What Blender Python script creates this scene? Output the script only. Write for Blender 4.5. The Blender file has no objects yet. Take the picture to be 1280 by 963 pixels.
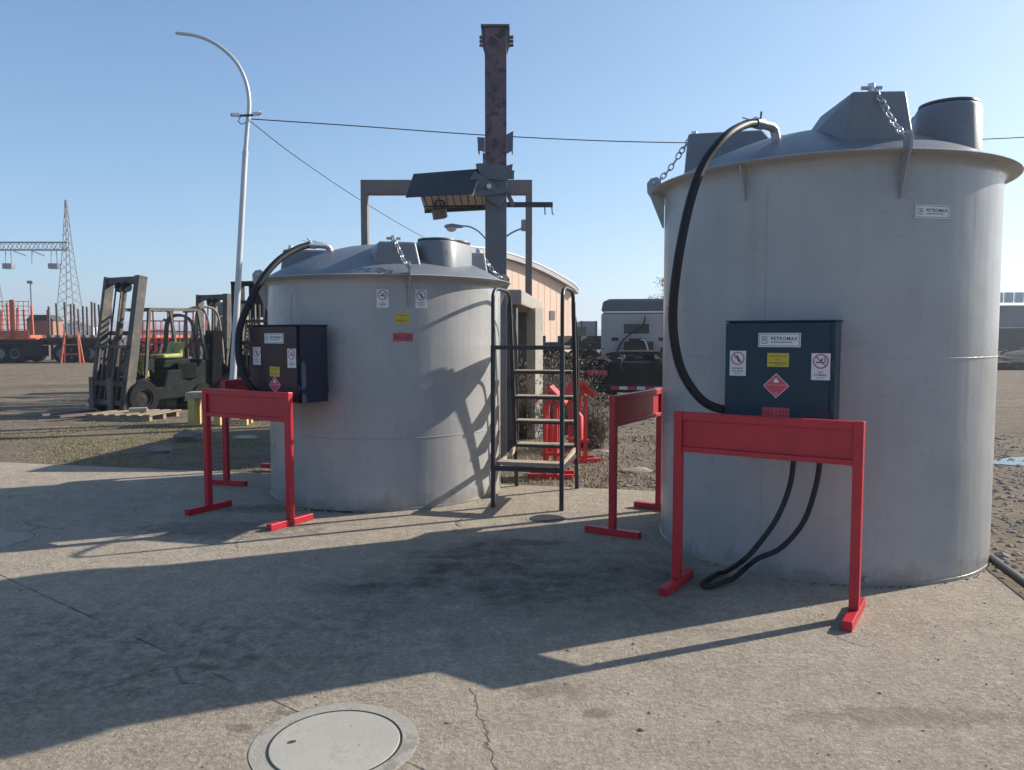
import bpy, math, random
from mathutils import Vector, Matrix, noise as mnoise
R = math.radians
rng = random.Random(7)
sc = bpy.context.scene
COL = sc.collection

# ------------------------------------------------------------------ camera figures
EYE = 1.5; FPX = 967.0; PITCH = math.atan(63 / FPX)
def at(px, py, Y):
    "a point of the place at distance Y ahead, from a picture direction"
    u = (px - 640) / FPX; v = (481.5 - py) / FPX
    d = Vector((u, math.cos(PITCH) + v * math.sin(PITCH), -math.sin(PITCH) + v * math.cos(PITCH)))
    return Vector((0, 0, EYE)) + d * (Y / d.y)
def ground(px, py, z=0.0):
    u = (px - 640) / FPX; v = (481.5 - py) / FPX
    d = Vector((u, math.cos(PITCH) + v * math.sin(PITCH), -math.sin(PITCH) + v * math.cos(PITCH)))
    return Vector((0, 0, EYE)) + d * ((z - EYE) / d.z)

# ------------------------------------------------------------------ mesh builder
class MB:
    def __init__(s): s.v = []; s.f = []
    def add(s, vs, fs):
        o = len(s.v); s.v += [tuple(v) for v in vs]; s.f += [tuple(i + o for i in f) for f in fs]; return s
    def box(s, c, d, M=None):
        x, y, z = d[0] / 2, d[1] / 2, d[2] / 2
        vs = [Vector((a, b, e)) for a in (-x, x) for b in (-y, y) for e in (-z, z)]
        if M is not None: vs = [M @ v for v in vs]
        c = Vector(c); vs = [v + c for v in vs]
        return s.add(vs, [(0, 1, 3, 2), (4, 6, 7, 5), (0, 4, 5, 1), (2, 3, 7, 6), (0, 2, 6, 4), (1, 5, 7, 3)])
    def span(s, a, b):
        a = Vector(a); b = Vector(b); return s.box((a + b) / 2, [abs(k) for k in (b - a)])
    def bar(s, p, q, w, h=None, up=(0, 0, 1)):
        p = Vector(p); q = Vector(q); h = h or w; d = q - p; L = d.length; d.normalize(); up = Vector(up)
        if abs(d.dot(up)) > .98: up = Vector((0, 1, 0))
        x = d.cross(up).normalized(); u = x.cross(d).normalized()
        M = Matrix((x, d, u)).transposed()
        return s.box((p + q) / 2, (w, L, h), M)
    def tube(s, pts, r, n=10, cap=True, closed=False):
        pts = [Vector(p) for p in pts]; m = len(pts)
        rs = r if isinstance(r, (list, tuple)) else [r] * m
        ref = None; vs = []; fs = []
        for i, p in enumerate(pts):
            a = pts[i - 1] if (i or closed) else p
            b = pts[(i + 1) % m] if (i < m - 1 or closed) else p
            t = (b - a).normalized()
            if ref is None:
                ref = Vector((0, 0, 1)) if abs(t.z) < .9 else Vector((1, 0, 0))
            ref = (ref - t * ref.dot(t)).normalized(); bi = t.cross(ref)
            for k in range(n):
                an = 2 * math.pi * k / n
                vs.append(p + (ref * math.cos(an) + bi * math.sin(an)) * rs[i])
        for i in range(m if closed else m - 1):
            j = (i + 1) % m
            for k in range(n):
                l = (k + 1) % n
                fs.append((i * n + k, i * n + l, j * n + l, j * n + k))
        if cap and not closed:
            fs.append(tuple(range(n - 1, -1, -1))); fs.append(tuple((m - 1) * n + k for k in range(n)))
        return s.add(vs, fs)
    def lathe(s, prof, n=96, c=(0, 0, 0)):
        vs = []; fs = []; c = Vector(c); m = len(prof)
        for r, z in prof:
            for k in range(n):
                a = 2 * math.pi * k / n; vs.append(c + Vector((r * math.cos(a), r * math.sin(a), z)))
        for i in range(m - 1):
            for k in range(n):
                l = (k + 1) % n; fs.append((i * n + k, i * n + l, (i + 1) * n + l, (i + 1) * n + k))
        if prof[0][0] > 1e-6: pass
        return s.add(vs, fs)
    def disc(s, r, z, n=64, c=(0, 0, 0)):
        c = Vector(c); return s.add([c + Vector((r * math.cos(2 * math.pi * k / n), r * math.sin(2 * math.pi * k / n), z)) for k in range(n)], [tuple(range(n))])
    def prism(s, poly, z0, z1, M=None):
        n = len(poly); vs = [Vector((x, y, z0)) for x, y in poly] + [Vector((x, y, z1)) for x, y in poly]
        if M is not None: vs = [M @ v for v in vs]
        fs = [tuple(range(n - 1, -1, -1)), tuple(range(n, 2 * n))]
        for i in range(n):
            j = (i + 1) % n; fs.append((i, j, n + j, n + i))
        return s.add(vs, fs)
    def loft(s, rings, cap=True):
        n = len(rings[0]); vs = [v for r in rings for v in r]; fs = []
        for i in range(len(rings) - 1):
            for k in range(n):
                l = (k + 1) % n; fs.append((i * n + k, i * n + l, (i + 1) * n + l, (i + 1) * n + k))
        if cap:
            fs.append(tuple(range(n - 1, -1, -1))); fs.append(tuple((len(rings) - 1) * n + k for k in range(n)))
        return s.add(vs, fs)
    def xform(s, M):
        s.v = [tuple(M @ Vector(v)) for v in s.v]; return s
    def build(s, name, m, parent=None, smooth=None, bevel=0, seg=2):
        me = bpy.data.meshes.new(name); me.from_pydata(s.v, [], s.f); me.update()
        o = bpy.data.objects.new(name, me); COL.objects.link(o)
        if m is not None: me.materials.append(m)
        if smooth:
            for p in me.polygons: p.use_smooth = True
            me.set_sharp_from_angle(angle=R(smooth))
        if bevel:
            b = o.modifiers.new('bevel', 'BEVEL'); b.width = bevel; b.segments = seg; b.limit_method = 'ANGLE'; b.angle_limit = R(40)
        if parent is not None: o.parent = parent
        return o

def curve(ctrl, n=48):
    "smooth path through control points (Catmull-Rom)"
    P = [Vector(p) for p in ctrl]; P = [P[0] * 2 - P[1]] + P + [P[-1] * 2 - P[-2]]; out = []
    for i in range(1, len(P) - 2):
        k = max(2, n // (len(P) - 3))
        for j in range(k):
            t = j / k; a, b, c, d = P[i - 1:i + 3]
            out.append(.5 * ((2 * b) + (c - a) * t + (2 * a - 5 * b + 4 * c - d) * t * t + (3 * b - a - 3 * c + d) * t ** 3))
    out.append(P[-2]); return out

def tag(o, label, cat, group=None, kind=None):
    if label: o['label'] = label
    if cat: o['category'] = cat
    if group: o['group'] = group
    if kind: o['kind'] = kind
    return o
def thing(name, label, cat, loc=(0, 0, 0), rz=0, group=None):
    o = bpy.data.objects.new(name, None); COL.objects.link(o); o.empty_display_size = .2
    o.location = loc; o.rotation_euler = (0, 0, rz); return tag(o, label, cat, group)
def kids(o): return [c for c in COL.objects if c.parent == o]
def dup(o, parent=None, loc=None, rz=None, label=None):
    c = o.copy(); COL.objects.link(c)
    if parent is not None: c.parent = parent
    if loc is not None: c.location = loc
    if rz is not None: c.rotation_euler = (0, 0, rz)
    if label: c['label'] = label
    for k in kids(o):
        if k is not c: dup(k, c)
    return c
def struct(o): o['kind'] = 'structure'; return o

MX_ = Matrix(((1, 0, 0, 0), (0, 0, 1, 0), (0, 1, 0, 0), (0, 0, 0, 1)))     # outline in x-z, depth along y
# ------------------------------------------------------------------ materials
class NT:
    def __init__(s, name):
        s.m = bpy.data.materials.new(name); s.m.use_nodes = True; s.t = s.m.node_tree
        s.b = s.t.nodes['Principled BSDF']; s.co = s.n('ShaderNodeTexCoord').outputs['Object']
    def n(s, typ, **kw):
        x = s.t.nodes.new(typ)
        for k, v in kw.items(): setattr(x, k, v)
        return x
    def link(s, a, b): s.t.links.new(a, b)
    def noise(s, scale, detail=6, rough=.6, vec=None, dist=0):
        x = s.n('ShaderNodeTexNoise'); x.inputs['Scale'].default_value = scale; x.inputs['Detail'].default_value = detail
        x.inputs['Roughness'].default_value = rough; x.inputs['Distortion'].default_value = dist
        s.link(vec or s.co, x.inputs['Vector']); return x.outputs['Fac']
    def scaled(s, sx, sy, sz):
        x = s.n('ShaderNodeMapping'); x.inputs['Scale'].default_value = (sx, sy, sz); s.link(s.co, x.inputs['Vector']); return x.outputs[0]
    def ramp(s, fac, a, b, ca=(0, 0, 0), cb=(1, 1, 1)):
        x = s.n('ShaderNodeValToRGB'); e = x.color_ramp.elements
        e[0].position = a; e[1].position = b; e[0].color = (*ca, 1); e[1].color = (*cb, 1); s.link(fac, x.inputs[0]); return x.outputs[0]
    def mix(s, fac, a, b, mode='MIX'):
        x = s.n('ShaderNodeMix', data_type='RGBA', blend_type=mode)
        for i, v in ((0, fac), (6, a), (7, b)):
            if hasattr(v, 'links'): s.link(v, x.inputs[i])
            elif i == 0: x.inputs[0].default_value = v
            else: x.inputs[i].default_value = (*v, 1)
        return x.outputs[2]
    def math(s, op, a, b=None, c=None):
        x = s.n('ShaderNodeMath', operation=op)
        for i, v in enumerate((a, b, c)):
            if v is None: continue
            if hasattr(v, 'links'): s.link(v, x.inputs[i])
            else: x.inputs[i].default_value = v
        return x.outputs[0]
    def bump(s, h, strength=.3, dist=.01, nrm=None):
        x = s.n('ShaderNodeBump'); x.inputs['Strength'].default_value = strength; x.inputs['Distance'].default_value = dist
        s.link(h, x.inputs['Height'])
        if nrm is not None: s.link(nrm, x.inputs['Normal'])
        return x.outputs[0]
    def out(s, col, rough=.6, metal=0, nrm=None, spec=None):
        if hasattr(col, 'links'): s.link(col, s.b.inputs['Base Color'])
        else: s.b.inputs['Base Color'].default_value = (*col, 1)
        if hasattr(rough, 'links'): s.link(rough, s.b.inputs['Roughness'])
        else: s.b.inputs['Roughness'].default_value = rough
        s.b.inputs['Metallic'].default_value = metal
        if spec is not None: s.b.inputs['Specular IOR Level'].default_value = spec
        if nrm is not None: s.link(nrm, s.b.inputs['Normal'])
        return s.m
def paint(name, c, rough=.5, metal=0, var=.18, scale=6, c2=None, amt=.55, s2=9, bump=.08, bs=60, spec=None):
    t = NT(name); n = t.noise(scale, 5)
    col = t.ramp(n, .25, .75, tuple(k * (1 - var) for k in c), tuple(min(1, k * (1 + var)) for k in c))
    if c2:
        col = t.mix(t.ramp(t.noise(s2, 8, .7), amt, amt + .07), col, c2)
    return t.out(col, rough, metal, t.bump(t.noise(bs, 3), bump, .004), spec)

M = {}
# grey sprayed steel shell, faint vertical run marks and dust near the foot
t = NT('tank_paint')
col = t.ramp(t.noise(2.2, 5), .3, .75, (.31, .305, .303), (.378, .371, .369))
st = t.ramp(t.noise(1, 5, .65, t.scaled(9, 9, .35)), .5, .78)
col = t.mix(t.math('MULTIPLY', st, .32), col, (.215, .215, .22))
spk = t.ramp(t.noise(26, 3), .70, .76); col = t.mix(t.math('MULTIPLY', spk, .22), col, (.17, .165, .155))
sep = t.n('ShaderNodeSeparateXYZ'); t.link(t.co, sep.inputs[0])
foot = t.math('MULTIPLY', t.math('SUBTRACT', t.math('ADD', t.ramp(t.noise(7, 6, .7), .3, .8), .12), t.math('MULTIPLY', sep.outputs[2], 4.2)), 1.5)
foot = t.math('MINIMUM', t.math('MAXIMUM', foot, 0), .7)
col = t.mix(foot, col, (.21, .185, .15))
drip = t.math('MULTIPLY', t.ramp(t.noise(1, 4, .7, t.scaled(22, 22, .55)), .62, .72), t.ramp(t.noise(1.1, 4), .48, .66))
col = t.mix(t.math('MULTIPLY', drip, .17), col, (.17, .155, .14))
scf = t.math('MULTIPLY', t.ramp(t.noise(1, 3, .6, t.scaled(3, 3, 60)), .66, .70), t.ramp(t.noise(2.3, 3), .58, .66)); col = t.mix(t.math('MULTIPLY', scf, .45), col, (.44, .44, .45))
h = t.math('ADD', t.math('ADD', t.noise(1.6, 2), t.math('MULTIPLY', t.noise(1, 3, .5, t.scaled(3.2, 3.2, .22)), 1.3)), t.math('MULTIPLY', t.noise(120, 2), .02))
M['tank'] = t.out(col, t.ramp(t.noise(5, 4), .3, .7, (.25,) * 3, (.36,) * 3), 0, t.bump(h, .4, .03))
M['poly'] = paint('dome_plastic', (.160, .170, .188), .44, 0, .16, 3, (.12, .125, .13), .60, 3, .12, 40)
M['lidpoly'] = paint('lid_plastic', (.07, .072, .08), .5, 0, .14, 3)
M['galv'] = paint('galvanised', (.55, .56, .57), .35, .8, .2, 20)
M['weld'] = paint('weld', (.40, .40, .41), .4, .3, .3, 60, bump=.5)
M['red'] = paint('red_paint', (.44, .011, .026), .42, 0, .16, 5, (.11, .035, .03), .64, 21, .2, 35)
M['redrough'] = paint('red_faded', (.52, .04, .04), .6, 0, .2, 5, (.2, .04, .03), .62, 12)
M['navy'] = paint('cabinet_enamel', (.008, .034, .058), .36, 0, .15, 6, None, bump=.05, bs=25, spec=.3)  # blue-teal of the lens veil mixed into the enamel colour
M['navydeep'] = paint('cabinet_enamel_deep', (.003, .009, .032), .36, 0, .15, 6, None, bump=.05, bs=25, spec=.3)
M['navy2'] = paint('cabinet_enamel_reflection', (.032, .014, .020), .42, 0, .18, 5, None, bump=.05, bs=25, spec=.35)  # brown reflection of the ground painted into the left door's colour
M['rubber'] = paint('black_rubber', (.010, .011, .014), .55, 0, .15, 12, spec=.3)
M['blacksteel'] = paint('black_steel', (.022, .022, .026), .45, 0, .25, 9, (.10, .055, .03), .66, 16)
M['plank'] = paint('weathered_plank', (.36, .30, .22), .85, 0, .25, 8, (.2, .16, .12), .6, 5, .4, 40)
M['white'] = paint('decal_white', (.66, .67, .68), .5, 0, .04, 8)
M['ink'] = paint('decal_ink', (.02, .025, .035), .5, 0, .05)
M['ringred'] = paint('decal_red', (.40, .02, .05), .5, 0, .05)
M['decyellow'] = paint('decal_yellow', (.56, .42, .03), .5, 0, .06)
M['decpink'] = paint('decal_diamond', (.60, .07, .10), .5, 0, .06)
M['brass'] = paint('brass_fitting', (.5, .4, .25), .35, .8, .2, 20)
M['steel_white'] = paint('pole_paint', (.47, .48, .50), .45, .2, .12, 3, (.33, .3, .28), .68, 6)
M['rustcol'] = paint('rusty_column', (.14, .095, .11), .7, .1, .25, 3, (.05, .045, .05), .5, 5, .3, 30)  # rust, its base colour lifted and blued to include veiling glare
M['greycol'] = paint('column_grey', (.11, .12, .14), .65, .1, .2, 3, (.10, .055, .045), .64, 7, .3, 30)  # grey base likewise lightened in colour for the veiling glare
M['portal'] = paint('weathered_steel', (.17, .145, .14), .7, .1, .25, 3, (.11, .07, .055), .58, 6, .3, 25)
M['sheetdark'] = paint('dark_sheet', (.035, .042, .05), .5, .2, .2, 4)
M['sheetpale'] = paint('pale_sheet', (.55, .43, .36), .6, 0, .2, 4, (.28, .2, .16), .62, 6)
M['peach'] = paint('peach_sheet', (.72, .50, .375), .7, 0, .05, .6, (.62, .42, .32), .62, 1.2)
M['roofgrey'] = paint('roof_sheet', (.34, .33, .33), .5, .3, .15, 2)
M['roofwhite'] = paint('roof_flashing', (.72, .72, .70), .5, 0, .06)
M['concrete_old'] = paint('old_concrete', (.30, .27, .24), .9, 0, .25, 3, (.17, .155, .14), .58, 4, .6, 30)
M['concrete_dark'] = paint('shaded_concrete', (.10, .09, .085), .9, 0, .25, 3, (.06, .055, .05), .55, 4, .5, 30)  # darker copy of the concrete, shade of the hollow put into its colour
M['concrete_lit'] = paint('sunlit_concrete', (.48, .44, .37), .9, 0, .2, 3, (.25, .21, .17), .58, 6, .4, 30)  # paler copy of the concrete, sunlight on the pillar put into its colour
M['concrete_new'] = paint('collar_concrete', (.33, .305, .262), .92, 0, .16, 6, (.25, .222, .185), .52, 6, .7, 60, .15)
M['lid'] = paint('lid_plate', (.37, .345, .30), .92, 0, .10, 3, (.33, .305, .265), .56, 5, .3, 60, .15)
M['irondark'] = paint('iron', (.05, .05, .055), .6, .4, .2, 10)
M['forkgreen'] = paint('forklift_green', (.011, .017, .017), .7, 0, .35, 4, (.035, .022, .016), .55, 6, .3, 30, spec=.12)
M['forkmast'] = paint('forklift_mast', (.075, .07, .066), .65, .1, .35, 4, (.16, .10, .065), .54, 4, .4, 30)
M['forkyellow'] = paint('forklift_lime', (.32, .34, .085), .6, 0, .25, 5, (.07, .07, .04), .55, 7)
M['forkbrown'] = paint('forklift_tan', (.24, .19, .13), .65, 0, .25, 4, (.1, .07, .05), .6, 6)
M['yellowwood'] = paint('yellow_bench', (.52, .40, .15), .7, 0, .2, 6, (.2, .15, .08), .6, 9)
M['wood'] = paint('pallet_wood', (.26, .20, .145), .85, 0, .3, 8, (.14, .11, .08), .6, 6)
M['tyre'] = paint('tyre', (.016, .016, .017), .9, 0, .25, 10, spec=.15)
M['orange'] = paint('trailer_orange', (.47, .12, .06), .55, 0, .15, 2)
M['trailerdark'] = paint('trailer_frame', (.05, .048, .05), .7, .1, .3, 2)
M['stake'] = paint('trailer_stake', (.14, .095, .09), .7, .1, .3, 2)
M['brown'] = paint('brown_box', (.30, .15, .10), .7, 0, .15, 2)
M['lattice'] = paint('lattice_steel', (.24, .25, .26), .6, .3, .1, .5)
M['truckgrey'] = paint('truck_silver', (.36, .32, .31), .42, .2, .12, 2, (.22, .2, .19), .6, 3)
M['truckdark'] = paint('truck_dark', (.026, .024, .026), .7, 0, .3, 4, spec=.15)
M['fairing'] = paint('fairing', (.10, .095, .098), .5, 0, .15, 3)
M['glassdark'] = paint('dark_glass', (.012, .014, .018), .12, 0, .1)
M['contgrey'] = paint('container_grey', (.19, .20, .22), .6, .1, .15, 1)
M['contwhite'] = paint('container_pale', (.55, .57, .6), .6, 0, .1, 1)
M['rock'] = paint('stone', (.19, .17, .15), .95, 0, .3, 3, bump=.5)
M['grime'] = paint('crumbs', (.045, .04, .038), .95, 0, .3, 20, bump=.5)
M['mound'] = paint('mound_earth', (.075, .06, .048), .95, 0, .4, 2.5, (.04, .035, .03), .5, 3, 1.0, 12)
M['bark'] = paint('bark', (.09, .07, .055), .9, 0, .3, 8)
M['leaf'] = paint('leaf', (.045, .06, .03), .7, 0, .35, 2)
M['twig'] = paint('dry_twig', (.135, .10, .075), .9, 0, .3, 3)
M['grass'] = paint('short_grass', (.190, .168, .070), .9, 0, .35, 1.2, (.27, .21, .115), .52, 2)
M['drygrass'] = paint('dry_grass', (.27, .22, .125), .9, 0, .3, 2)
M['lamp'] = paint('lamp_glass', (.5, .5, .48), .3, 0, .1)
M['hill'] = paint('hill_scrub', (.06, .065, .05), .95, 0, .3, .01)
t = NT('puddle'); M['water'] = t.out((.02, .022, .025), .03)

# slab: trowelled, worn, oil-stained concrete with cracks and one saw joint
t = NT('slab_concrete')
sep = t.n('ShaderNodeSeparateXYZ'); t.link(t.co, sep.inputs[0]); X, Y = sep.outputs[0], sep.outputs[1]
warp = t.n('ShaderNodeVectorMath', operation='MULTIPLY_ADD')
nw = t.n('ShaderNodeTexNoise'); nw.inputs['Scale'].default_value = 2.2; nw.inputs['Detail'].default_value = 6; t.link(t.co, nw.inputs['Vector'])
t.link(nw.outputs['Color'], warp.inputs[0]); warp.inputs[1].default_value = (.5, .5, 0); t.link(t.co, warp.inputs[2])
big = t.noise(.55, 6, .62); mid = t.noise(3.2, 8, .68); fine = t.noise(38, 6, .75); grit = t.noise(150, 3, .7)
col = t.ramp(big, .32, .70, (.240, .200, .158), (.345, .300, .243))
col = t.mix(t.ramp(mid, .38, .66), col, (.225, .190, .150))
col = t.mix(t.math('MULTIPLY', t.ramp(t.noise(1.3, 8, .72, None, .6), .50, .68), .50), col, (.20, .168, .134))
col = t.mix(t.math('MULTIPLY', t.ramp(t.noise(9, 8, .75), .50, .66), .55), col, (.44, .39, .32))
col = t.mix(t.math('MULTIPLY', t.ramp(t.noise(14, 8, .78), .52, .66), .32), col, (.155, .13, .106))
col = t.mix(t.math('MULTIPLY', t.ramp(fine, .44, .62), .55), col, (.45, .395, .32))
col = t.mix(t.math('MULTIPLY', t.ramp(grit, .57, .65), .75), col, (.095, .08, .066))
col = t.mix(t.math('MULTIPLY', t.ramp(t.noise(85, 3, .6), .58, .68), .55), col, (.52, .465, .39))
def ellipse(cx, cy, rx, ry, soft=.8, ns=1.4, amp=1.1):
    dx = t.math('DIVIDE', t.math('SUBTRACT', X, cx), rx); dy = t.math('DIVIDE', t.math('SUBTRACT', Y, cy), ry)
    r = t.math('SQRT', t.math('ADD', t.math('MULTIPLY', dx, dx), t.math('MULTIPLY', dy, dy)))
    r = t.math('ADD', r, t.math('MULTIPLY', t.math('SUBTRACT', t.noise(ns, 8, .68), .5), amp))
    return t.ramp(r, 1.25 - soft, 1.25, (1, 1, 1), (0, 0, 0))
oil = ellipse(.05, 4.70, 1.45, 1.05, .95, 1.6, 2.2)
oil = t.math('MULTIPLY', oil, t.math('ADD', .30, t.math('MULTIPLY', t.ramp(t.noise(5, 8, .78), .40, .60), .62)))
col = t.mix(oil, col, (.052, .048, .048))
mottle2 = ellipse(-1.7, 3.6, 1.5, .85, .9, 1.8, 2.4)  # second broad patch, darker and mottled
col = t.mix(t.math('MULTIPLY', mottle2, t.ramp(t.noise(11, 8, .75), .45, .6, (0, 0, 0), (.62,) * 3)), col, (.085, .08, .075))
for cx, cy, rx, ry, k in ((-1.04, 2.86, .07, .035, .5), (.16, 3.18, .2, .10, .4), (.33, 2.98, .08, .05, .45), (1.55, 2.95, .5, .1, .3), (-2.1, 6.6, .5, .2, .5), (.1, 5.5, .35, .12, .6), (-2.2, 5.9, .9, .35, .45), (-.5, 5.15, .2, .05, .7), (-.85, 2.98, .13, .03, .35)):
    col = t.mix(t.math('MULTIPLY', ellipse(cx, cy, rx, ry, .75, 9, 2.2), k), col, (.075, .068, .062))
spots = t.ramp(t.noise(5.2, 2, .5), .735, .765); col = t.mix(t.math('MULTIPLY', spots, .55), col, (.10, .09, .085))
# saw joint: the line from (-1.83,3.72) along (.8,-.6)
jd = t.math('ABSOLUTE', t.math('ADD', t.math('ADD', t.math('MULTIPLY', X, .6), t.math('MULTIPLY', Y, .8)), -(.6 * -1.83 + .8 * 3.72)))
jd = t.math('ADD', jd, t.math('MULTIPLY', t.math('SUBTRACT', t.noise(14, 4), .5), .012))
joint = t.ramp(jd, .003, .008, (1, 1, 1), (0, 0, 0)); joint = t.math('MULTIPLY', joint, t.ramp(t.noise(3, 4), .42, .56))
# wandering cracks
vor = t.n('ShaderNodeTexVoronoi', feature='DISTANCE_TO_EDGE'); vor.inputs['Scale'].default_value = .42; t.link(warp.outputs[0], vor.inputs['Vector'])
crack = t.ramp(vor.outputs['Distance'], .0015, .006, (1, 1, 1), (0, 0, 0)); crack = t.math('MULTIPLY', crack, t.ramp(t.noise(1.1, 4), .53, .63))
cd = t.math('ADD', t.math('SUBTRACT', X, t.math('MULTIPLY', t.math('SUBTRACT', 3.13, Y), .2)), .17)
cd = t.math('ABSOLUTE', t.math('ADD', cd, t.math('MULTIPLY', t.math('SUBTRACT', t.noise(5, 6, .7), .5), .16)))
ck2 = t.math('MULTIPLY', t.ramp(cd, .002, .007, (1, 1, 1), (0, 0, 0)), t.math('LESS_THAN', Y, 3.2))
lines = t.math('MAXIMUM', t.math('MAXIMUM', t.math('MULTIPLY', joint, .8), t.math('MULTIPLY', crack, .6)), t.math('MULTIPLY', ck2, .55))
col = t.mix(lines, col, (.07, .062, .055))
h = t.math('ADD', t.math('ADD', t.math('MULTIPLY', fine, .8), t.math('MULTIPLY', grit, .30)), t.math('ADD', t.math('MULTIPLY', mid, 1.2), t.math('MULTIPLY', t.noise(14, 8, .78), .9)))
h = t.math('SUBTRACT', h, t.math('MULTIPLY', lines, .8))
gain = t.n('ShaderNodeVectorMath', operation='MULTIPLY'); t.link(col, gain.inputs[0]); gain.inputs[1].default_value = (1.37, 1.345, 1.305)
M['slab'] = t.out(gain.outputs[0], t.ramp(oil, 0, 1, (.9,) * 3, (.68,) * 3), 0, t.bump(h, 1.0, .026), .2)

# yard: gritty grey-brown dirt, greener where the turf strip lies
t = NT('yard_dirt')
sep = t.n('ShaderNodeSeparateXYZ'); t.link(t.co, sep.inputs[0]); X, Y = sep.outputs[0], sep.outputs[1]
col = t.ramp(t.noise(.13, 7, .62), .3, .7, (.128, .102, .076), (.205, .166, .124))
col = t.mix(t.ramp(t.noise(1.6, 8, .7), .4, .7), col, (.105, .083, .061))
col = t.mix(t.math('MULTIPLY', t.ramp(t.noise(18, 6, .75), .48, .62), .55), col, (.24, .20, .152))
col = t.mix(t.math('MULTIPLY', t.ramp(t.noise(70, 3, .7), .56, .64), .55), col, (.07, .06, .052))
pat = t.ramp(t.noise(.9, 8, .7, t.scaled(.5, 1.6, 1)), .50, .66); col = t.mix(t.math('MULTIPLY', pat, .5), col, (.075, .064, .054))
gr = t.math('MULTIPLY', ellipse(-5.0, 11.3, 3.0, 1.9, .9, .9, 1.5), t.ramp(t.noise(2.6, 8, .7), .36, .58))
col = t.mix(t.math('MULTIPLY', gr, .6), col, (.165, .145, .062))
trk = t.ramp(t.noise(1, 5, .6, t.scaled(.12, 2.2, 1)), .52, .66); col = t.mix(t.math('MULTIPLY', trk, .35), col, (.078, .067, .058))
h = t.math('ADD', t.math('MULTIPLY', t.noise(2.2, 8, .72), 2.2), t.math('MULTIPLY', t.noise(9, 8, .75), 1.0)); h = t.math('ADD', h, t.math('MULTIPLY', t.noise(55, 4, .7), .5))
gain = t.n('ShaderNodeVectorMath', operation='MULTIPLY'); t.link(col, gain.inputs[0]); gain.inputs[1].default_value = (1.32, 1.28, 1.22)
M['dirt'] = t.out(gain.outputs[0], .95, 0, t.bump(h, .9, .04), .2)

# ------------------------------------------------------------------ signs and lettering
def text_mesh(body, w, hgt, x, y, z, Mx, mat, parent, name='lettering', bold=.0):
    cu = bpy.data.curves.new('t', 'FONT'); cu.body = body; cu.size = 1; cu.align_x = 'CENTER'; cu.align_y = 'CENTER'; cu.offset = bold; cu.resolution_u = 3; cu.space_character = 1.12
    ob = bpy.data.objects.new('t', cu); COL.objects.link(ob); bpy.context.view_layer.update()
    me = bpy.data.meshes.new_from_object(ob.evaluated_get(bpy.context.evaluated_depsgraph_get()))
    bpy.data.objects.remove(ob); bpy.data.curves.remove(cu)
    xs = [v.co.x for v in me.vertices]; ys = [v.co.y for v in me.vertices]
    cx, cy = (min(xs) + max(xs)) / 2, (min(ys) + max(ys)) / 2
    sx, sy = w / (max(xs) - min(xs)), hgt / (max(ys) - min(ys))
    for v in me.vertices:
        v.co = Mx @ Vector(((v.co.x - cx) * sx + x, (v.co.y - cy) * sy + y, z))
    me.name = name; me.materials.clear(); me.materials.append(mat)
    o = bpy.data.objects.new(name, me); COL.objects.link(o); o.parent = parent; return o
def wall_matrix(pos, n):
    n = Vector(n).normalized(); x = Vector((0, 0, 1)).cross(n).normalized(); y = n.cross(x)
    m = Matrix((x, y, n)).transposed().to_4x4(); m.translation = Vector(pos); return m
def flat(mb, pts, z): return mb.add([(x, y, z) for x, y in pts], [tuple(range(len(pts)))])
def ringpts(mb, r0, r1, cx, cy, z, n=32):
    vs = []
    for k in range(n):
        a = 2 * math.pi * k / n
        vs += [(cx + r0 * math.cos(a), cy + r0 * math.sin(a), z), (cx + r1 * math.cos(a), cy + r1 * math.sin(a), z)]
    mb.add(vs, [(2 * k, 2 * k + 1, (2 * k + 3) % (2 * n), (2 * k + 2) % (2 * n)) for k in range(n)])
def frame_lines(mb, w, h, d, th, z):
    for x0, x1, y0, y1 in ((-w + d, w - d, h - d - th, h - d), (-w + d, w - d, -h + d, -h + d + th), (-w + d, -w + d + th, -h + d + th, h - d - th), (w - d - th, w - d, -h + d + th, h - d - th)):
        flat(mb, [(x0, y0), (x1, y0), (x1, y1), (x0, y1)], z)
ZB, Z1, Z2 = .003, .0037, .0044
def plate(Mx, w, h, mat, parent, label=None, rot=0):
    mb = MB()
    if rot: mb.prism([(0, -h / 2), (w / 2, 0), (0, h / 2), (-w / 2, 0)], -.012, ZB, Mx)
    else: mb.prism([(-w / 2, -h / 2), (w / 2, -h / 2), (w / 2, h / 2), (-w / 2, h / 2)], -.012, ZB, Mx)
    o = mb.build('sign_plate', mat, parent)
    if label: o['label'] = label
    return o
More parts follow.
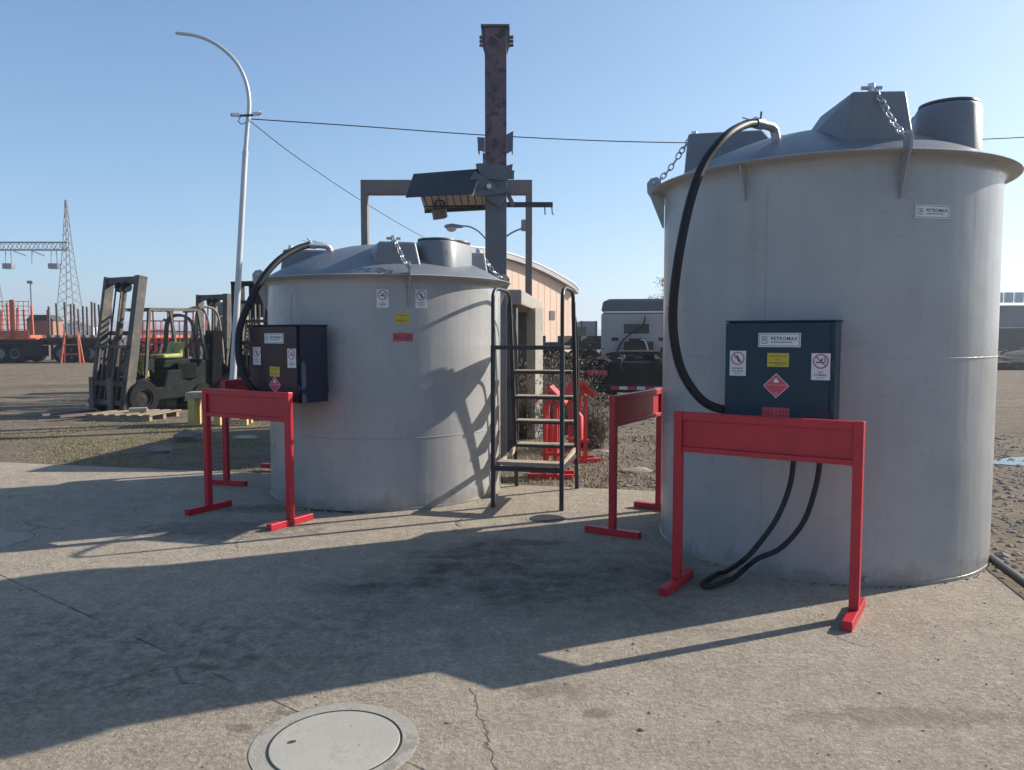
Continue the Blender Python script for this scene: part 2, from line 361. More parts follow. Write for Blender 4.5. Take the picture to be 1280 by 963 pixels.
def sign_brand(Mx, w, h, parent):
    p = plate(Mx, w, h, M['white'], parent, 'white name plate with dark lettering')
    mb = MB(); frame_lines(mb, w / 2, h / 2, h * .07, h * .035, Z1)
    x = -w * .355; s = h * .25
    frame_lines2 = [(-s * .75, s * .75, s * .85, s), (-s * .75, s * .75, -s, -s * .85), (-s * .75, -s * .6, -s * .85, s * .85), (s * .6, s * .75, -s * .85, s * .85), (-s * .3, -s * .15, -s * .6, s * .55), (-s * .15, s * .35, s * .4, s * .55), (-s * .15, s * .35, -s * .1, s * .05), (s * .2, s * .35, s * .05, s * .4)]
    for x0, x1, y0, y1 in frame_lines2: flat(mb, [(x + x0, y0), (x + x1, y0), (x + x1, y1), (x + x0, y1)], Z1)
    mb.xform(Mx).build('emblem', M['ink'], p)
    text_mesh('PETROMAX', w * .63, h * .26, w * .12, h * .10, Z1, Mx, M['ink'], p, bold=.022)
    mb = MB(); rr = random.Random(3); xx = -w * .19
    while xx < w * .31:
        l = w * rr.uniform(.012, .03); flat(mb, [(xx, -h * .19), (xx + l, -h * .19), (xx + l, -h * .12), (xx, -h * .12)], Z1); xx += l + w * .007
    mb.xform(Mx).build('small_print', M['ink'], p)
def sign_ban(Mx, w, h, parent, kind):
    p = plate(Mx, w, h, M['white'], parent, 'white prohibition sign with red ring, ' + ('phone picture' if kind == 'phone' else 'cigarette picture'))
    r = w * .42; cy = h * .2; mb = MB()
    if kind == 'phone':
        a = math.radians(28); c, s = math.cos(a), math.sin(a)
        for x0, x1, y0, y1 in ((-.19, .17, -.62, .35), (.08, .17, .35, .62), (-.3, -.24, .1, .55), (-.42, -.37, .2, .5)):
            pts = [(x0, y0), (x1, y0), (x1, y1), (x0, y1)]
            flat(mb, [((x * c - y * s) * r + .02 * r, (x * s + y * c) * r + cy) for x, y in pts], Z1)
    else:
        flat(mb, [(-.62 * r, cy - .22 * r), (.38 * r, cy - .22 * r), (.38 * r, cy - .06 * r), (-.62 * r, cy - .06 * r)], Z1)
        flat(mb, [(.44 * r, cy - .22 * r), (.6 * r, cy - .22 * r), (.6 * r, cy - .06 * r), (.44 * r, cy - .06 * r)], Z1)
        for dx in (.42, .56):
            pts = [(dx + .05 * math.sin(k * 1.2), k * .12) for k in range(6)]
            for (xa, ya), (xb, yb) in zip(pts, pts[1:]):
                flat(mb, [(xa * r, cy + ya * r), ((xa + .07) * r, cy + ya * r), ((xb + .07) * r, cy + yb * r), (xb * r, cy + yb * r)], Z1)
        flat(mb, [(-.1 * r, cy + .05 * r), (.2 * r, cy + .05 * r), (.25 * r, cy + .4 * r), (.12 * r, cy + .42 * r)], Z1)
    mb.xform(Mx).build('pictogram', M['ink'], p)
    mb = MB(); ringpts(mb, r * .84, r * 1.0, 0, cy, Z2)
    a = math.radians(-45); d = r * .075; L = r * .86; c, s = math.cos(a), math.sin(a)
    flat(mb, [(x * c - y * s, x * s + y * c + cy) for x, y in ((-L, -d), (L, -d), (L, d), (-L, d))], Z2 - .0002)
    mb.xform(Mx).build('ban_ring', M['ringred'], p)
    l1, l2 = ('PROHIBIDO', 'CELULAR') if kind == 'phone' else ('NO', 'FUMAR')
    text_mesh(l1, w * (.7 if kind == 'phone' else .26), h * .075, 0, -h * .2, Z1, Mx, M['ink'], p, bold=.02)
    text_mesh(l2, w * .7, h * .085, 0, -h * .31, Z1, Mx, M['ink'], p, bold=.02)
    mb = MB(); flat(mb, [(-w * .22, -h * .42), (w * .22, -h * .42), (w * .22, -h * .405), (-w * .22, -h * .405)], Z1); mb.xform(Mx).build('small_print', M['ink'], p)
def sign_yellow(Mx, w, h, parent):
    p = plate(Mx, w, h, M['decyellow'], parent, 'yellow sign with dark lettering')
    text_mesh('DISPENSADOR', w * .8, h * .12, 0, h * .28, Z1, Mx, M['ink'], p, bold=.01)
    text_mesh('DE', w * .2, h * .11, 0, h * .03, Z1, Mx, M['ink'], p, bold=.01)
    text_mesh('PETROLEO', w * .8, h * .17, 0, -h * .24, Z1, Mx, M['ink'], p, bold=.02)
    mb = MB(); flat(mb, [(-w * .12, -h * .42), (w * .12, -h * .42), (w * .12, -h * .40), (-w * .12, -h * .40)], Z1); mb.xform(Mx).build('small_print', M['ink'], p)
def sign_diamond(Mx, s, parent):
    p = plate(Mx, s, s, M['decpink'], parent, 'red diamond sign with white flame', rot=1)
    mb = MB(); h = s / 2
    for k in range(4):
        a0 = math.pi / 2 * k; a1 = a0 + math.pi / 2
        o, i = h * .97, h * .91
        flat(mb, [(o * math.cos(a0), o * math.sin(a0)), (o * math.cos(a1), o * math.sin(a1)), (i * math.cos(a1), i * math.sin(a1)), (i * math.cos(a0), i * math.sin(a0))], Z1)
    fl = [(-.17, .24), (.17, .24), (.2, .38), (.12, .52), (.08, .44), (.02, .66), (-.08, .5), (-.13, .56), (-.2, .38)]
    flat(mb, [(x * h, y * h) for x, y in fl], Z1)
    mb.xform(Mx).build('flame', M['white'], p)
    text_mesh('LIQUIDO INFLAMABLE', h * 1.5, h * .085, 0, h * .05, Z1, Mx, M['white'], p)
    text_mesh('3', h * .13, h * .2, 0, -h * .62, Z1, Mx, M['white'], p, bold=.01)
def sign_nu(Mx, w, h, parent):
    p = plate(Mx, w, h, M['decpink'], parent, 'red code sign with dark lettering')
    text_mesh('NU-1202', w * .88, h * .58, 0, 0, Z1, Mx, M['ink'], p, bold=.025)
    mb = MB(); frame_lines(mb, w / 2, h / 2, h * .03, h * .03, Z1); mb.xform(Mx).build('border', M['ink'], p)

# ------------------------------------------------------------------ ground
g = MB(); S = 2000
g.add([(-S, -S, -.03), (S, -S, -.03), (S, S, -.03), (-S, S, -.03)], [(0, 1, 2, 3)])
struct(g.build('ground', M['dirt']))
ux, uy = .975, -.223                                    # direction of the slab's far edge
corner = Vector((3.50, 6.86))
def slabpt(a, b): return (corner.x - ux * a - (-uy) * b * 1.0, corner.y - uy * a - ux * b)
sl = MB(); edge = []
for i in range(61): edge.append(slabpt(i * .25, mnoise.noise(Vector((i * .55, 3, 0))) * .05 + mnoise.noise(Vector((i * 1.9, 8, 0))) * .025))
poly = edge + [slabpt(15, 15), slabpt(0, 15)]
sl.prism(poly[::-1], -.18, 0)
struct(sl.build('concrete_pad', M['slab']))

# ------------------------------------------------------------------ storage tanks
RT = 1.11
def lug_mesh(az, H, lh):
    "raised lifting block of the dome: tapered, outer face steep, back sloping into the dome"
    mb = MB()
    rings = []
    for z, ro, ri, wo, wi in ((-.03, .985, .12, .222, .42), (lh * .45, .968, .30, .190, .30), (lh, .95, .44, .158, .168)):
        rings.append([Vector((ri, -wi, H + z)), Vector((ro, -wo, H + z)), Vector((ro, wo, H + z)), Vector((ri, wi, H + z))])
    mb.loft(rings); mb.xform(Matrix.Rotation(az, 4, 'Z')); return mb
def chain_mesh(p, q, sag=.03, link=.058):
    mb = MB(); p = Vector(p); q = Vector(q); L = (q - p).length; n = max(4, int(L / (link * .68)))
    pts = [p.lerp(q, i / n) - Vector((0, 0, sag * 4 * (i / n) * (1 - i / n))) for i in range(n + 1)]
    for i in range(n):
        a, b = pts[i], pts[i + 1]; c = (a + b) / 2; d = (b - a).normalized()
        s = d.cross(Vector((0, 0, 1)) if abs(d.z) < .95 else Vector((1, 0, 0))).normalized(); u = s.cross(d)
        w = (s if i % 2 else u)
        loop = []
        for k in range(12):
            an = 2 * math.pi * k / 12; loop.append(c + d * math.cos(an) * link * .5 + w * math.sin(an) * link * .3)
        mb.tube(loop, link * .085, 6, closed=True)
    return mb
def make_tank(name, label, cx, cy, H, lugs, manaz, seamz, lh, mh_):
    t = thing(name, label, 'fuel tank', (cx, cy, 0))
    MB().lathe([(RT + .006, 0), (RT + .006, .02), (RT, .022), (RT, H - .058)], 128).build('shell', M['tank'], t, 35)
    # flared lip
    MB().lathe([(RT, H - .06), (RT + .003, H - .04), (RT + .014, H - .022), (RT + .04, H - .011), (RT + .095, H - .006), (RT + .101, H), (RT + .095, H + .006), (RT + .04, H + .005), (RT - .06, H - .01)], 128).build('rim', M['tank'], t, 50)
    prof = [(RT + .05, H + .006), (RT + .03, H + .022), (1.0, H + .10), (.8, H + .195), (.6, H + .275), (.4, H + .33), (.2, H + .36), (.001, H + .37)]
    MB().lathe(prof, 96).build('dome', M['poly'], t, 40)
    for az in lugs:
        lug_mesh(az, H, lh).build('lifting_lug', M['poly'], t, None, .02, 3)
    # stadium manway neck with two lids
    mb = MB(); rings = []
    def stad(hl, r, z, n=14):
        pts = []
        for k in range(n + 1):
            a = -math.pi / 2 + math.pi * k / n; pts.append(Vector((hl + r * math.cos(a), r * math.sin(a), z)))
        for k in range(n + 1):
            a = math.pi / 2 + math.pi * k / n; pts.append(Vector((-hl + r * math.cos(a), r * math.sin(a), z)))
        return pts
    for z, e in ((.0, .02), (.10, .004), (mh_ - .025, 0), (mh_ - .005, -.012), (mh_, -.03)): rings.append(stad(.15, .19 + e, H + z))
    mb.loft(rings)
    Mm = Matrix.Translation((.76 * math.cos(manaz), .76 * math.sin(manaz), 0)) @ Matrix.Rotation(math.radians(70), 4, 'Z')
    mb.xform(Mm).build('manway_neck', M['poly'], t, 35)
    for sx, sz in ((-.15, .0), (.16, .012)):
        lid = MB(); lid.lathe([(.160, H + mh_ - .005), (.175, H + mh_ + .005 + sz), (.172, H + mh_ + .018 + sz), (.12, H + mh_ + .024 + sz), (.001, H + mh_ + .026 + sz)], 40, (sx, 0, 0))
        lid.xform(Mm).build('manway_lid', M['lidpoly'], t, 40)
    # eyes, chains and bolts
    for az in lugs:
        c, s = math.cos(az), math.sin(az); tg = Vector((-s, c, 0)); rd = Vector((c, s, 0))
        off = tg * .07
        pl = [(.003, -.26), (.014, -.26), (.104, -.035), (.128, .0), (.132, .07), (.105, .105), (.06, .115), (.03, .095), (.022, .0), (.003, -.02)]
        Mx = Matrix((rd, Vector((0, 0, 1)), tg)).transposed().to_4x4(); Mx.translation = rd * RT + Vector((0, 0, H)) + off
        eye = MB().prism(pl, -.006, .006, Mx)
        eye.build('eye_plate', M['tank'], t, None, .002)
        a = rd * (RT + .08) + off + Vector((0, 0, H + .07)); b = rd * .91 + off * -.4 + Vector((0, 0, H + lh + .03))
        mid = rd * 1.0 + off * .1 + Vector((0, 0, H + lh * .75))
        ch = chain_mesh(a, mid, .03); ch2 = chain_mesh(mid, b, 0)
        ch.add(ch2.v, ch2.f); ch.build('chain', M['galv'], t, 60)
        top = rd * .90 - off * .4
        MB().tube([top + Vector((0, 0, H + lh - .02)), top + Vector((0, 0, H + lh + .055))], .022, 10).build('shackle', M['galv'], t, 40)
        MB().tube([top + tg * -.06 + Vector((0, 0, H + lh + .03)), top + tg * .06 + Vector((0, 0, H + lh + .03))], .012, 8).build('shackle_pin', M['galv'], t, 40)
        MB().tube([a - tg * .03, a + tg * .03], .009, 8).build('shackle_pin', M['galv'], t, 40)
    for az in ([lugs[0] + R(-42)] if H > 2.2 else []):
        c, s = math.cos(az), math.sin(az); tg = Vector((-s, c, 0)); rd = Vector((c, s, 0))
        Mx = Matrix((rd, Vector((0, 0, 1)), tg)).transposed().to_4x4(); Mx.translation = rd * RT + Vector((0, 0, H))
        MB().prism([(.003, -.22), (.01, -.22), (.075, -.03), (.075, -.012), (.003, -.012)], -.005, .005, Mx).build('gusset', M['tank'], t, None, .001)
    # horizontal weld seam and a few vertical ones
    MB().lathe([(RT - .002, seamz - .005), (RT + .0035, seamz - .002), (RT + .0035, seamz + .002), (RT - .002, seamz + .005)], 128).build('weld_seam', M['weld' if seamz > 1 else 'tank'], t, 60)
    for a in (R(-128), R(-8), R(112)):
        MB().bar((RT * math.cos(a), RT * math.sin(a), .03), (RT * math.cos(a), RT * math.sin(a), H - .14), .012, .006, (math.cos(a), math.sin(a), 0)).build('weld_seam', M['tank'], t)
    return t
TR = (2.23, 5.64); TL = (-1.225, 7.59); HR, HL = 2.545, 1.995
big_tank = make_tank('fuel_storage_tank', 'tall grey cylindrical fuel tank with chained dome, the larger one at right', TR[0], TR[1], HR, (R(-93), R(-3), R(87), R(169)), R(-37), 1.36, .40, .40)
small_tank = make_tank('fuel_storage_tank', 'shorter grey cylindrical fuel tank with the black steps leaning beside it', TL[0], TL[1], HL, (R(-75), R(12), R(100), R(190)), R(-37), .62, .30, .335)
def on_shell(az, z): return wall_matrix((RT * math.cos(az), RT * math.sin(az), z), (math.cos(az), math.sin(az), 0))
def shell_az(c, px):
    best = None
    for k in range(-1400, -200):
        a = R(k / 10); x = c[0] + RT * math.cos(a); y = c[1] + RT * math.sin(a)
        e = abs(x / (y + .1) - (px - 640) / FPX)
        if best is None or e < best[0]: best = (e, a, y)
    return best[1], best[2]
def shell_sign(c, px, py):
    a, y = shell_az(c, px); return on_shell(a, at(px, py, y).z)
sign_brand(shell_sign(TR, 1148, 265), .225, .077, big_tank)
sign_ban(shell_sign(TL, 481.5, 373.5), .098, .152, small_tank, 'smoke')
sign_ban(shell_sign(TL, 528.5, 374), .098, .152, small_tank, 'phone')
sign_yellow(shell_sign(TL, 505, 398), .115, .088, small_tank)
sign_nu(shell_sign(TL, 506, 421.5), .165, .068, small_tank)
# drain plugs at the foot of the shells
for c, tk, px in ((TR, big_tank, 1080),):
    a, y = shell_az(c, px); rd = Vector((math.cos(a), math.sin(a), 0))
    k = MB().tube([rd * (RT - .01) + Vector((0, 0, .05)), rd * (RT + .03) + Vector((0, 0, .05))], .016, 12); k.tube([rd * (RT + .03) + Vector((0, 0, .05)), rd * (RT + .042) + Vector((0, 0, .05))], .021, 6)
    k.build('drain_plug', M['tank'], tk, 40)

# ------------------------------------------------------------------ dispenser cabinets
def make_cabinet(label, loc, ang, w, d, z0, h, mat, doormat=None):
    t = thing('dispenser_cabinet', label, 'fuel cabinet', loc, -ang)
    MB().span((-w / 2, -d / 2 + .02, z0), (w / 2, d / 2, z0 + h)).build('housing', mat, t, None, .006)
    MB().span((-w / 2 - .012, -d / 2, z0 + .008), (w / 2 - .03, -d / 2 + .0185, z0 + h - .006)).build('door', doormat or mat, t, None, .005)
    MB().span((-w / 2 - .015, -d / 2 - .004, z0 + h), (w / 2 + .012, d / 2, z0 + h + .008)).build('top_flange', mat, t, None, .002)
    for z in (.12, .5):
        MB().tube([(w / 2 - .015, -d / 2 + .004, z0 + h * z), (w / 2 - .015, -d / 2 + .004, z0 + h * z + .07)], .009, 8).build('hinge', mat, t, 40)
    for sx in (-1, 1):
        MB().span((sx * w * .3 - .025, d / 2, z0 + .06), (sx * w * .3 + .025, d / 2 + .12, z0 + .12)).build('bracket', mat, t)
    def face(fx, fy): return wall_matrix((-w / 2 + w * fx, -d / 2, z0 + h * (1 - fy)), (0, -1, 0))
    return t, face
angR = R(29); uR = Vector((math.cos(angR), -math.sin(angR), 0)); nR = Vector((-math.sin(angR), -math.cos(angR), 0))
wR = .60; dR = .30
frR = at(1044, 450, 4.34)                                    # front right edge
cR = frR - uR * wR / 2 - nR * dR / 2; cR.z = 0
zt, zb = at(983, 402, 4.46).z, at(983, 527, 4.46).z
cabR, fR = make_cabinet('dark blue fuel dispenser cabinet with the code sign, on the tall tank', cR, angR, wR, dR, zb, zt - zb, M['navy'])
sign_brand(fR(.495, .185), .235, .082, cabR)
sign_yellow(fR(.487, .385), .12, .08, cabR)
sign_ban(fR(.105, .425), .094, .148, cabR, 'phone')
sign_ban(fR(.875, .445), .10, .152, cabR, 'smoke')
sign_diamond(fR(.475, .645), .148, cabR)
sign_nu(fR(.475, .92), .155, .064, cabR)
angL = R(34); uL = Vector((math.cos(angL), -math.sin(angL), 0)); nL = Vector((-math.sin(angL), -math.cos(angL), 0))
wL = .60; dL = .30
frL = at(374, 450, 6.15)
cL = frL - uL * wL / 2 - nL * dL / 2; cL.z = 0
zt, zb = at(374, 407, 6.15).z, at(374, 505, 6.15).z
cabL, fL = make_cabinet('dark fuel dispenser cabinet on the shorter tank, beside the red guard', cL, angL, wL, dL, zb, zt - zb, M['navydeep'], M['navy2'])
sign_brand(fL(.50, .165), .235, .082, cabL)
sign_ban(fL(.135, .40), .094, .148, cabL, 'phone')
sign_ban(fL(.855, .42), .10, .152, cabL, 'smoke')
sign_yellow(fL(.505, .60), .12, .08, cabL)
sign_diamond(fL(.505, .775), .148, cabL)
# brass valve on the left cabinet's side
k = MB(); b0 = Vector((-wL / 2 - .0, .02, zb + .23))
k.tube([b0, b0 + Vector((-.07, 0, 0)), b0 + Vector((-.09, -.02, -.02)), b0 + Vector((-.09, -.02, -.08))], .016, 10)
k.box(b0 + Vector((-.06, -.0, .03)), (.03, .03, .04)); k.bar(b0 + Vector((-.1, 0, .05)), b0 + Vector((.0, 0, .055)), .014, .008)
k.build('valve', M['brass'], cabL, 40)
nz = MB(); nz.tube(curve([(-wL / 2 - .02, -.02, zb + .50), (-wL / 2 - .08, -.03, zb + .46), (-wL / 2 - .075, -.03, zb + .36), (-wL / 2 - .055, -.03, zb + .27)], 16), .014, 8)
nz.tube([(-wL / 2, -.0, zb + .46), (-wL / 2 - .12, -.02, zb + .45)], .008, 6)
nz.box((-wL / 2 - .07, -.02, zb + .40), (.05, .05, .10))
nz.build('dispensing_nozzle', M['rubber'], cabL, 40)

# ------------------------------------------------------------------ hoses
def fitting(p, d, parent):
    p = Vector(p); d = Vector(d); d.z = 0; d.normalize(); side = Vector((-d.y, d.x, 0))
    k = MB().tube([p - d * .02, p + d * .05], .037, 12); k.tube([p + d * .05, p + d * .10], .03, 12)
    for s in (-1, 1): k.bar(p + side * .03 * s + Vector((0, 0, .02)), p + side * .075 * s - d * .05 + Vector((0, 0, .045)), .012, .006)
    k.build('coupling', M['galv'], parent, 40)
    e = MB().tube([p + d * .09, p + d * .14 + Vector((0, 0, -.002)), p + d * .175 + Vector((0, 0, -.02)), p + d * .19 + Vector((0, 0, -.06)), p + d * .19 + Vector((0, 0, -.16))], .030, 12)
    e.build('pipe_elbow', M['weld'], parent, 40)
hp = at(946, 154, 5.05)
h1 = thing('fuel_hose', 'thick black hose arching from the tall tank top down to its cabinet', 'hose', (0, 0, 0))
cab_in = cR - uR * (wR / 2 - .06) + nR * -.02; cab_in.z = zb - .0
endR = cR - uR * (wR / 2 + .01) - nR * .02; endR.z = at(912, 517, 4.75).z
pts = curve([hp, at(932, 156, 4.95), at(908, 170, 4.78), at(880, 205, 4.68), at(862, 255, 4.62), at(847, 330, 4.6), at(841, 400, 4.6), at(849, 455, 4.62), at(868, 490, 4.64), at(890, 508, 4.64), endR + Vector((.06, -.035, -.0))], 80)
MB().tube(pts, .027, 14).build('hose', M['rubber'], h1, 60)
fitting(hp, at(985, 160, 5.22) - hp, h1)
hp = at(388, 306, 7.05)
h2 = thing('fuel_hose', 'black hose arching from the shorter tank top down to its cabinet', 'hose', (0, 0, 0))
endL = cL - uL * (wL / 2 - .10) + nL * .04; endL.z = at(335, 493, 6.4).z
pts = curve([hp, at(372, 311, 6.95), at(350, 324, 6.8), at(330, 346, 6.66), at(312, 378, 6.55), at(300, 410, 6.48), at(298, 440, 6.42), at(303, 465, 6.4), at(316, 487, 6.4), endL + Vector((.0, 0, -.05)), endL + Vector((.05, -.02, .03))], 80)
MB().tube(pts, .029, 14).build('hose', M['rubber'], h2, 60)
fitting(hp, at(425, 308, 7.2) - hp, h2)
pL = [at(993, 556, 4.42), at(992, 590, 4.40), at(985, 620, 4.38)]
loop = curve([at(994, 520, 4.46), at(992, 575, 4.42), at(986, 612, 4.40), at(970, 650, 4.40), at(947, 682, 4.42), at(930, 700, 4.44), ground(905, 716, .022), ground(884, 725, .022), ground(878, 731, .022), ground(890, 733, .022), ground(915, 724, .024), at(945, 706, 4.50) + Vector((0, 0, .03)), at(975, 686, 4.47), at(1003, 655, 4.45), at(1018, 615, 4.44), at(1025, 575, 4.44), at(1027, 520, 4.46)], 120)
for p in loop: p.z = max(p.z, .021)
hs = MB().tube(loop, .0155, 12).build('dispensing_hose', M['rubber'], None, 60)
tag(hs, 'thin black delivery hose hanging in a loop onto the concrete', 'hose')

# ------------------------------------------------------------------ red guard barriers
def make_barrier(label, loc, rz):
    t = thing('guard_barrier', label, 'barrier', loc, rz, 'red steel guards round the fuel tanks')
    for s in (-1, 1):
        MB().span((s * .49 - .025, -.025, .052), (s * .49 + .025, .025, 1.05)).build('leg', M['red'], t, None, .004)
        MB().span((s * .49 - .026, -.22, .0), (s * .49 + .026, .22, .052)).build('foot', M['red'], t, None, .004)
    MB().span((-.464, -.022, 1.0), (.464, .022, 1.048)).build('top_rail', M['red'], t, None, .004)
    MB().span((-.464, -.022, .815), (.464, .022, .845)).build('bottom_rail', M['red'], t, None, .004)
    MB().span((-.464, -.004, .846), (.464, .006, .999)).build('panel', M['red'], t)
    return t
def seat(p, q): m = (p + q) / 2; return (m.x, m.y, 0), math.atan2(q.y - p.y, q.x - p.x)
b0 = make_barrier('red steel guard in front of the tall tank, over the looped hose', *seat(ground(847, 733), ground(1066, 773)))
for p, q, lab in ((ground(768, 668), Vector((1.24, 6.52, 0)), 'red steel guard standing edge-on between the steps and the tall tank'),
                  (ground(259, 638), ground(366, 657), 'red steel guard in front of the shorter tank and its cabinet'),
                  (ground(282, 607), Vector((-2.60, 8.62, 0)), 'red steel guard mostly hidden behind the front guard at left')):
    loc, rz = seat(p, q); dup(b0, None, loc, rz, lab)

# ------------------------------------------------------------------ black access steps
u = Vector((.976, -.216, 0)).normalized()
st = thing('access_steps', 'black steel access steps with handrails and a plank, beside the shorter tank', 'steps', (.13, 6.585, 0), math.atan2(u.y, u.x))
T = .036; hw = .30
for s in (-1, 1):
    x = s * hw
    MB().span((x - T / 2, -T / 2, 0), (x + T / 2, T / 2, 1.395)).build('front_leg', M['blacksteel'], st, None, .003)
    MB().bar((x, .66, 1.80), (x, .98, 0), T, T, (0, 1, 0)).build('rear_leg', M['blacksteel'], st, None, .003)
    rail = curve([(x, 0, 1.40), (x, 0, 1.77), (x, .025, 1.85), (x, .10, 1.89), (x, .22, 1.90), (x, .44, 1.90), (x, .56, 1.89), (x, .635, 1.85), (x, .661, 1.77)], 60)
    MB().tube(rail, .017, 10).build('handrail', M['blacksteel'], st, 50)
    MB().tube(curve([(x, .68, 1.72), (x, .84, 1.60), (x, .95, 1.36), (x + s * .0, 1.02, .45)], 24), .012, 8).build('handrail', M['blacksteel'], st, 50)
    MB().span((x - .016, T / 2 + .002, .335), (x + .016, .80, .365)).build('side_rail', M['blacksteel'], st)
for z in (1.15, .905, .665, .43):
    y = .70 + .32 * (1.80 - z) / 1.80
    MB().span((-hw + .02, y - .10, z - .022), (hw - .02, y + .07, z)).build('tread', M['plank' if z < 0 else 'blacksteel'], st, None, .003)
    MB().span((-hw + .025, y - .095, z + .002), (hw - .025, y + .065, z + .012)).build('tread_board', M['plank'], st)
MB().span((-hw - T / 2, -T / 2 - .002, 1.372), (hw + T / 2, T / 2 + .004, 1.408)).build('front_rail', M['blacksteel'], st, None, .003)
MB().span((-hw + .02, .03, 1.376), (hw - .02, .64, 1.40)).build('platform', M['blacksteel'], st, None, .003)
MB().span((-hw - T / 2 - .002, -T / 2 - .003, .325), (hw + T / 2 + .002, -T / 2 + .02, .37)).build('front_rail', M['blacksteel'], st, None, .003)
MB().span((-hw + .02, .03, .368), (hw - .02, .17, .398)).build('plank', M['plank'], st, None, .004)
for s in (-1, 1):
    MB().bar((s * hw * .93, .01, .345), (s * hw * .96, .9, .395), .02, .05).build('plank', M['plank'], st)

# ------------------------------------------------------------------ manhole covers and slab furniture
def manhole(name, label, p, r, rc, mats):
    t = thing(name, label, 'manhole cover', (p.x, p.y, 0))
    if rc:
        vs = []; fs = []; n = 72; mb = MB()
        for k in range(n):
            a = 2 * math.pi * k / n; e = 1 + .02 * mnoise.noise(Vector((math.cos(a) * 2, math.sin(a) * 2, 4)))
            vs += [((r + .010) * math.cos(a), (r + .010) * math.sin(a), .0030), (rc * e * math.cos(a), rc * e * math.sin(a), .0025), (rc * e * 1.008 * math.cos(a), rc * e * 1.008 * math.sin(a), -.01), ((r + .010) * math.cos(a), (r + .010) * math.sin(a), -.02)]
        for k in range(n):
            o, q = 4 * k, 4 * ((k + 1) % n)
            fs += [(o, o + 1, q + 1, q), (o + 1, o + 2, q + 2, q + 1), (o + 3, o, q, q + 3)]
        mb.add(vs, fs).build('collar', mats[0], t, 30)
        gap = MB(); ringpts(gap, r - .003, r + .0125, 0, 0, .0012, 72); gap.build('gap', M['irondark'], t)
    lid = MB().lathe([(r, -.004), (r, .002), (r - .003, .004), (r - .012, .004), (.002, .004)], 72); lid.build('lid', mats[1], t, 30)
    return t
mh = manhole('manhole_cover', 'round pale cover with a finger hole, flush in the sunlit foreground', ground(419, 929), .236, .304, (M['concrete_new'], M['lid']))
MB().prism([(.017 * math.cos(k), .010 * math.sin(k)) for k in [i * math.pi / 8 for i in range(16)]], .0042, .0050, Matrix.Translation((-.16, .0, 0)) @ Matrix.Rotation(.5, 4, 'Z')).build('finger_hole', M['grime'], mh)
manhole('manhole_cover', 'pale round cover at the left edge of the concrete, half out of view', ground(-8, 676), .25, .28, (M['concrete_new'], M['concrete_new']))
mh3 = manhole('manhole_cover', 'small dark iron cover set in the concrete in front of the steps', ground(684, 649), .14, .17, (M['concrete_old'], M['irondark']))
pipe = MB().tube([(3.17, 5.06, .028), (3.02, 4.42, .028), (2.72, 3.15, .028)], .026, 12).build('edge_pipe', M['irondark'], None, 40)
tag(pipe, 'dark steel pipe lying along the right edge of the concrete', 'pipe')

# crumbs of tar and dirt against the foot of the shorter tank, loose bits on the slab
mb = MB(); rr = random.Random(11)
def pebble(mb, p, r, rr, flatness=.6):
    q = [Vector((rr.uniform(.7, 1.2) * a, rr.uniform(.7, 1.2) * b, rr.uniform(.7, 1.1) * c * flatness)) * r for a, b, c in ((1, 0, 0), (-1, 0, 0), (0, 1, 0), (0, -1, 0), (0, 0, 1), (0, 0, -1), (.65, .65, .5), (-.65, .65, .5), (.65, -.65, .5), (-.65, -.65, .5))]
    rot = Matrix.Rotation(rr.uniform(0, 6.3), 3, 'Z'); p = Vector(p)
    mb.add([rot @ v + p for v in q], [(4, 6, 7), (4, 7, 9), (4, 9, 8), (4, 8, 6), (0, 2, 6), (2, 1, 7), (1, 3, 9), (3, 0, 8), (2, 7, 6), (1, 9, 7), (3, 8, 9), (0, 6, 8), (0, 5, 2), (2, 5, 1), (1, 5, 3), (3, 5, 0)])
for k in range(120):
    a = R(rr.choice((-112, -103, -98)) + rr.gauss(0, 3.2)); d = RT + .012 + abs(rr.gauss(0, .03)); pebble(mb, (TL[0] + d * math.cos(a), TL[1] + d * math.sin(a), .003), rr.uniform(.003, .009) * (2.2 if rr.random() > .85 else 1), rr)
for k in range(50):
    a = R(rr.uniform(-150, -20)); d = RT + .012 + abs(rr.gauss(0, .012)); pebble(mb, (TR[0] + d * math.cos(a), TR[1] + d * math.sin(a), .002), rr.uniform(.003, .009), rr)
tag(mb.build('dirt_crumbs', M['grime']), 'dark crumbs of dirt along the foot of the fuel tanks', 'debris', kind='stuff')
mb = MB()
for k in range(900):
    p = slabpt(rr.uniform(0, 9), rr.uniform(.2, 5.2)); pebble(mb, (p[0], p[1], .0015), abs(rr.gauss(0, .0035)) + .0015, rr)
tag(mb.build('loose_grit', M['rock']), 'scattered grit and pebbles on the concrete', 'grit', kind='stuff')

# ------------------------------------------------------------------ rusty column, hood, floodlight, portal
CX, CY = -.19, 9.32
col = thing('steel_column', 'tall rusty steel column with gusset plates, rising behind the shorter tank', 'column', (CX, CY, 0))
def hsec(mb, z0, z1):
    w, f, tw = .125, .014, .010
    mb.span((-w, -w, z0), (w, -w + f, z1)); mb.span((-w, w - f, z0), (w, w, z1)); mb.span((-tw, -w + f, z0), (tw, w - f, z1))
ZS = at(620, 216, CY).z; ZT = at(620, 39, CY).z
mb = MB(); hsec(mb, 0, ZS); mb.build('lower_shaft', M['greycol'], col, None, .002)
mb = MB(); hsec(mb, ZS + .002, ZT); mb.span((.11, -.11, ZS + .002), (.122, .11, ZT)); mb.build('upper_shaft', M['rustcol'], col, None, .002)
MB().span((-.17, -.15, ZT + .001), (.16, .16, ZT + .022)).build('cap_plate', M['greycol'], col)
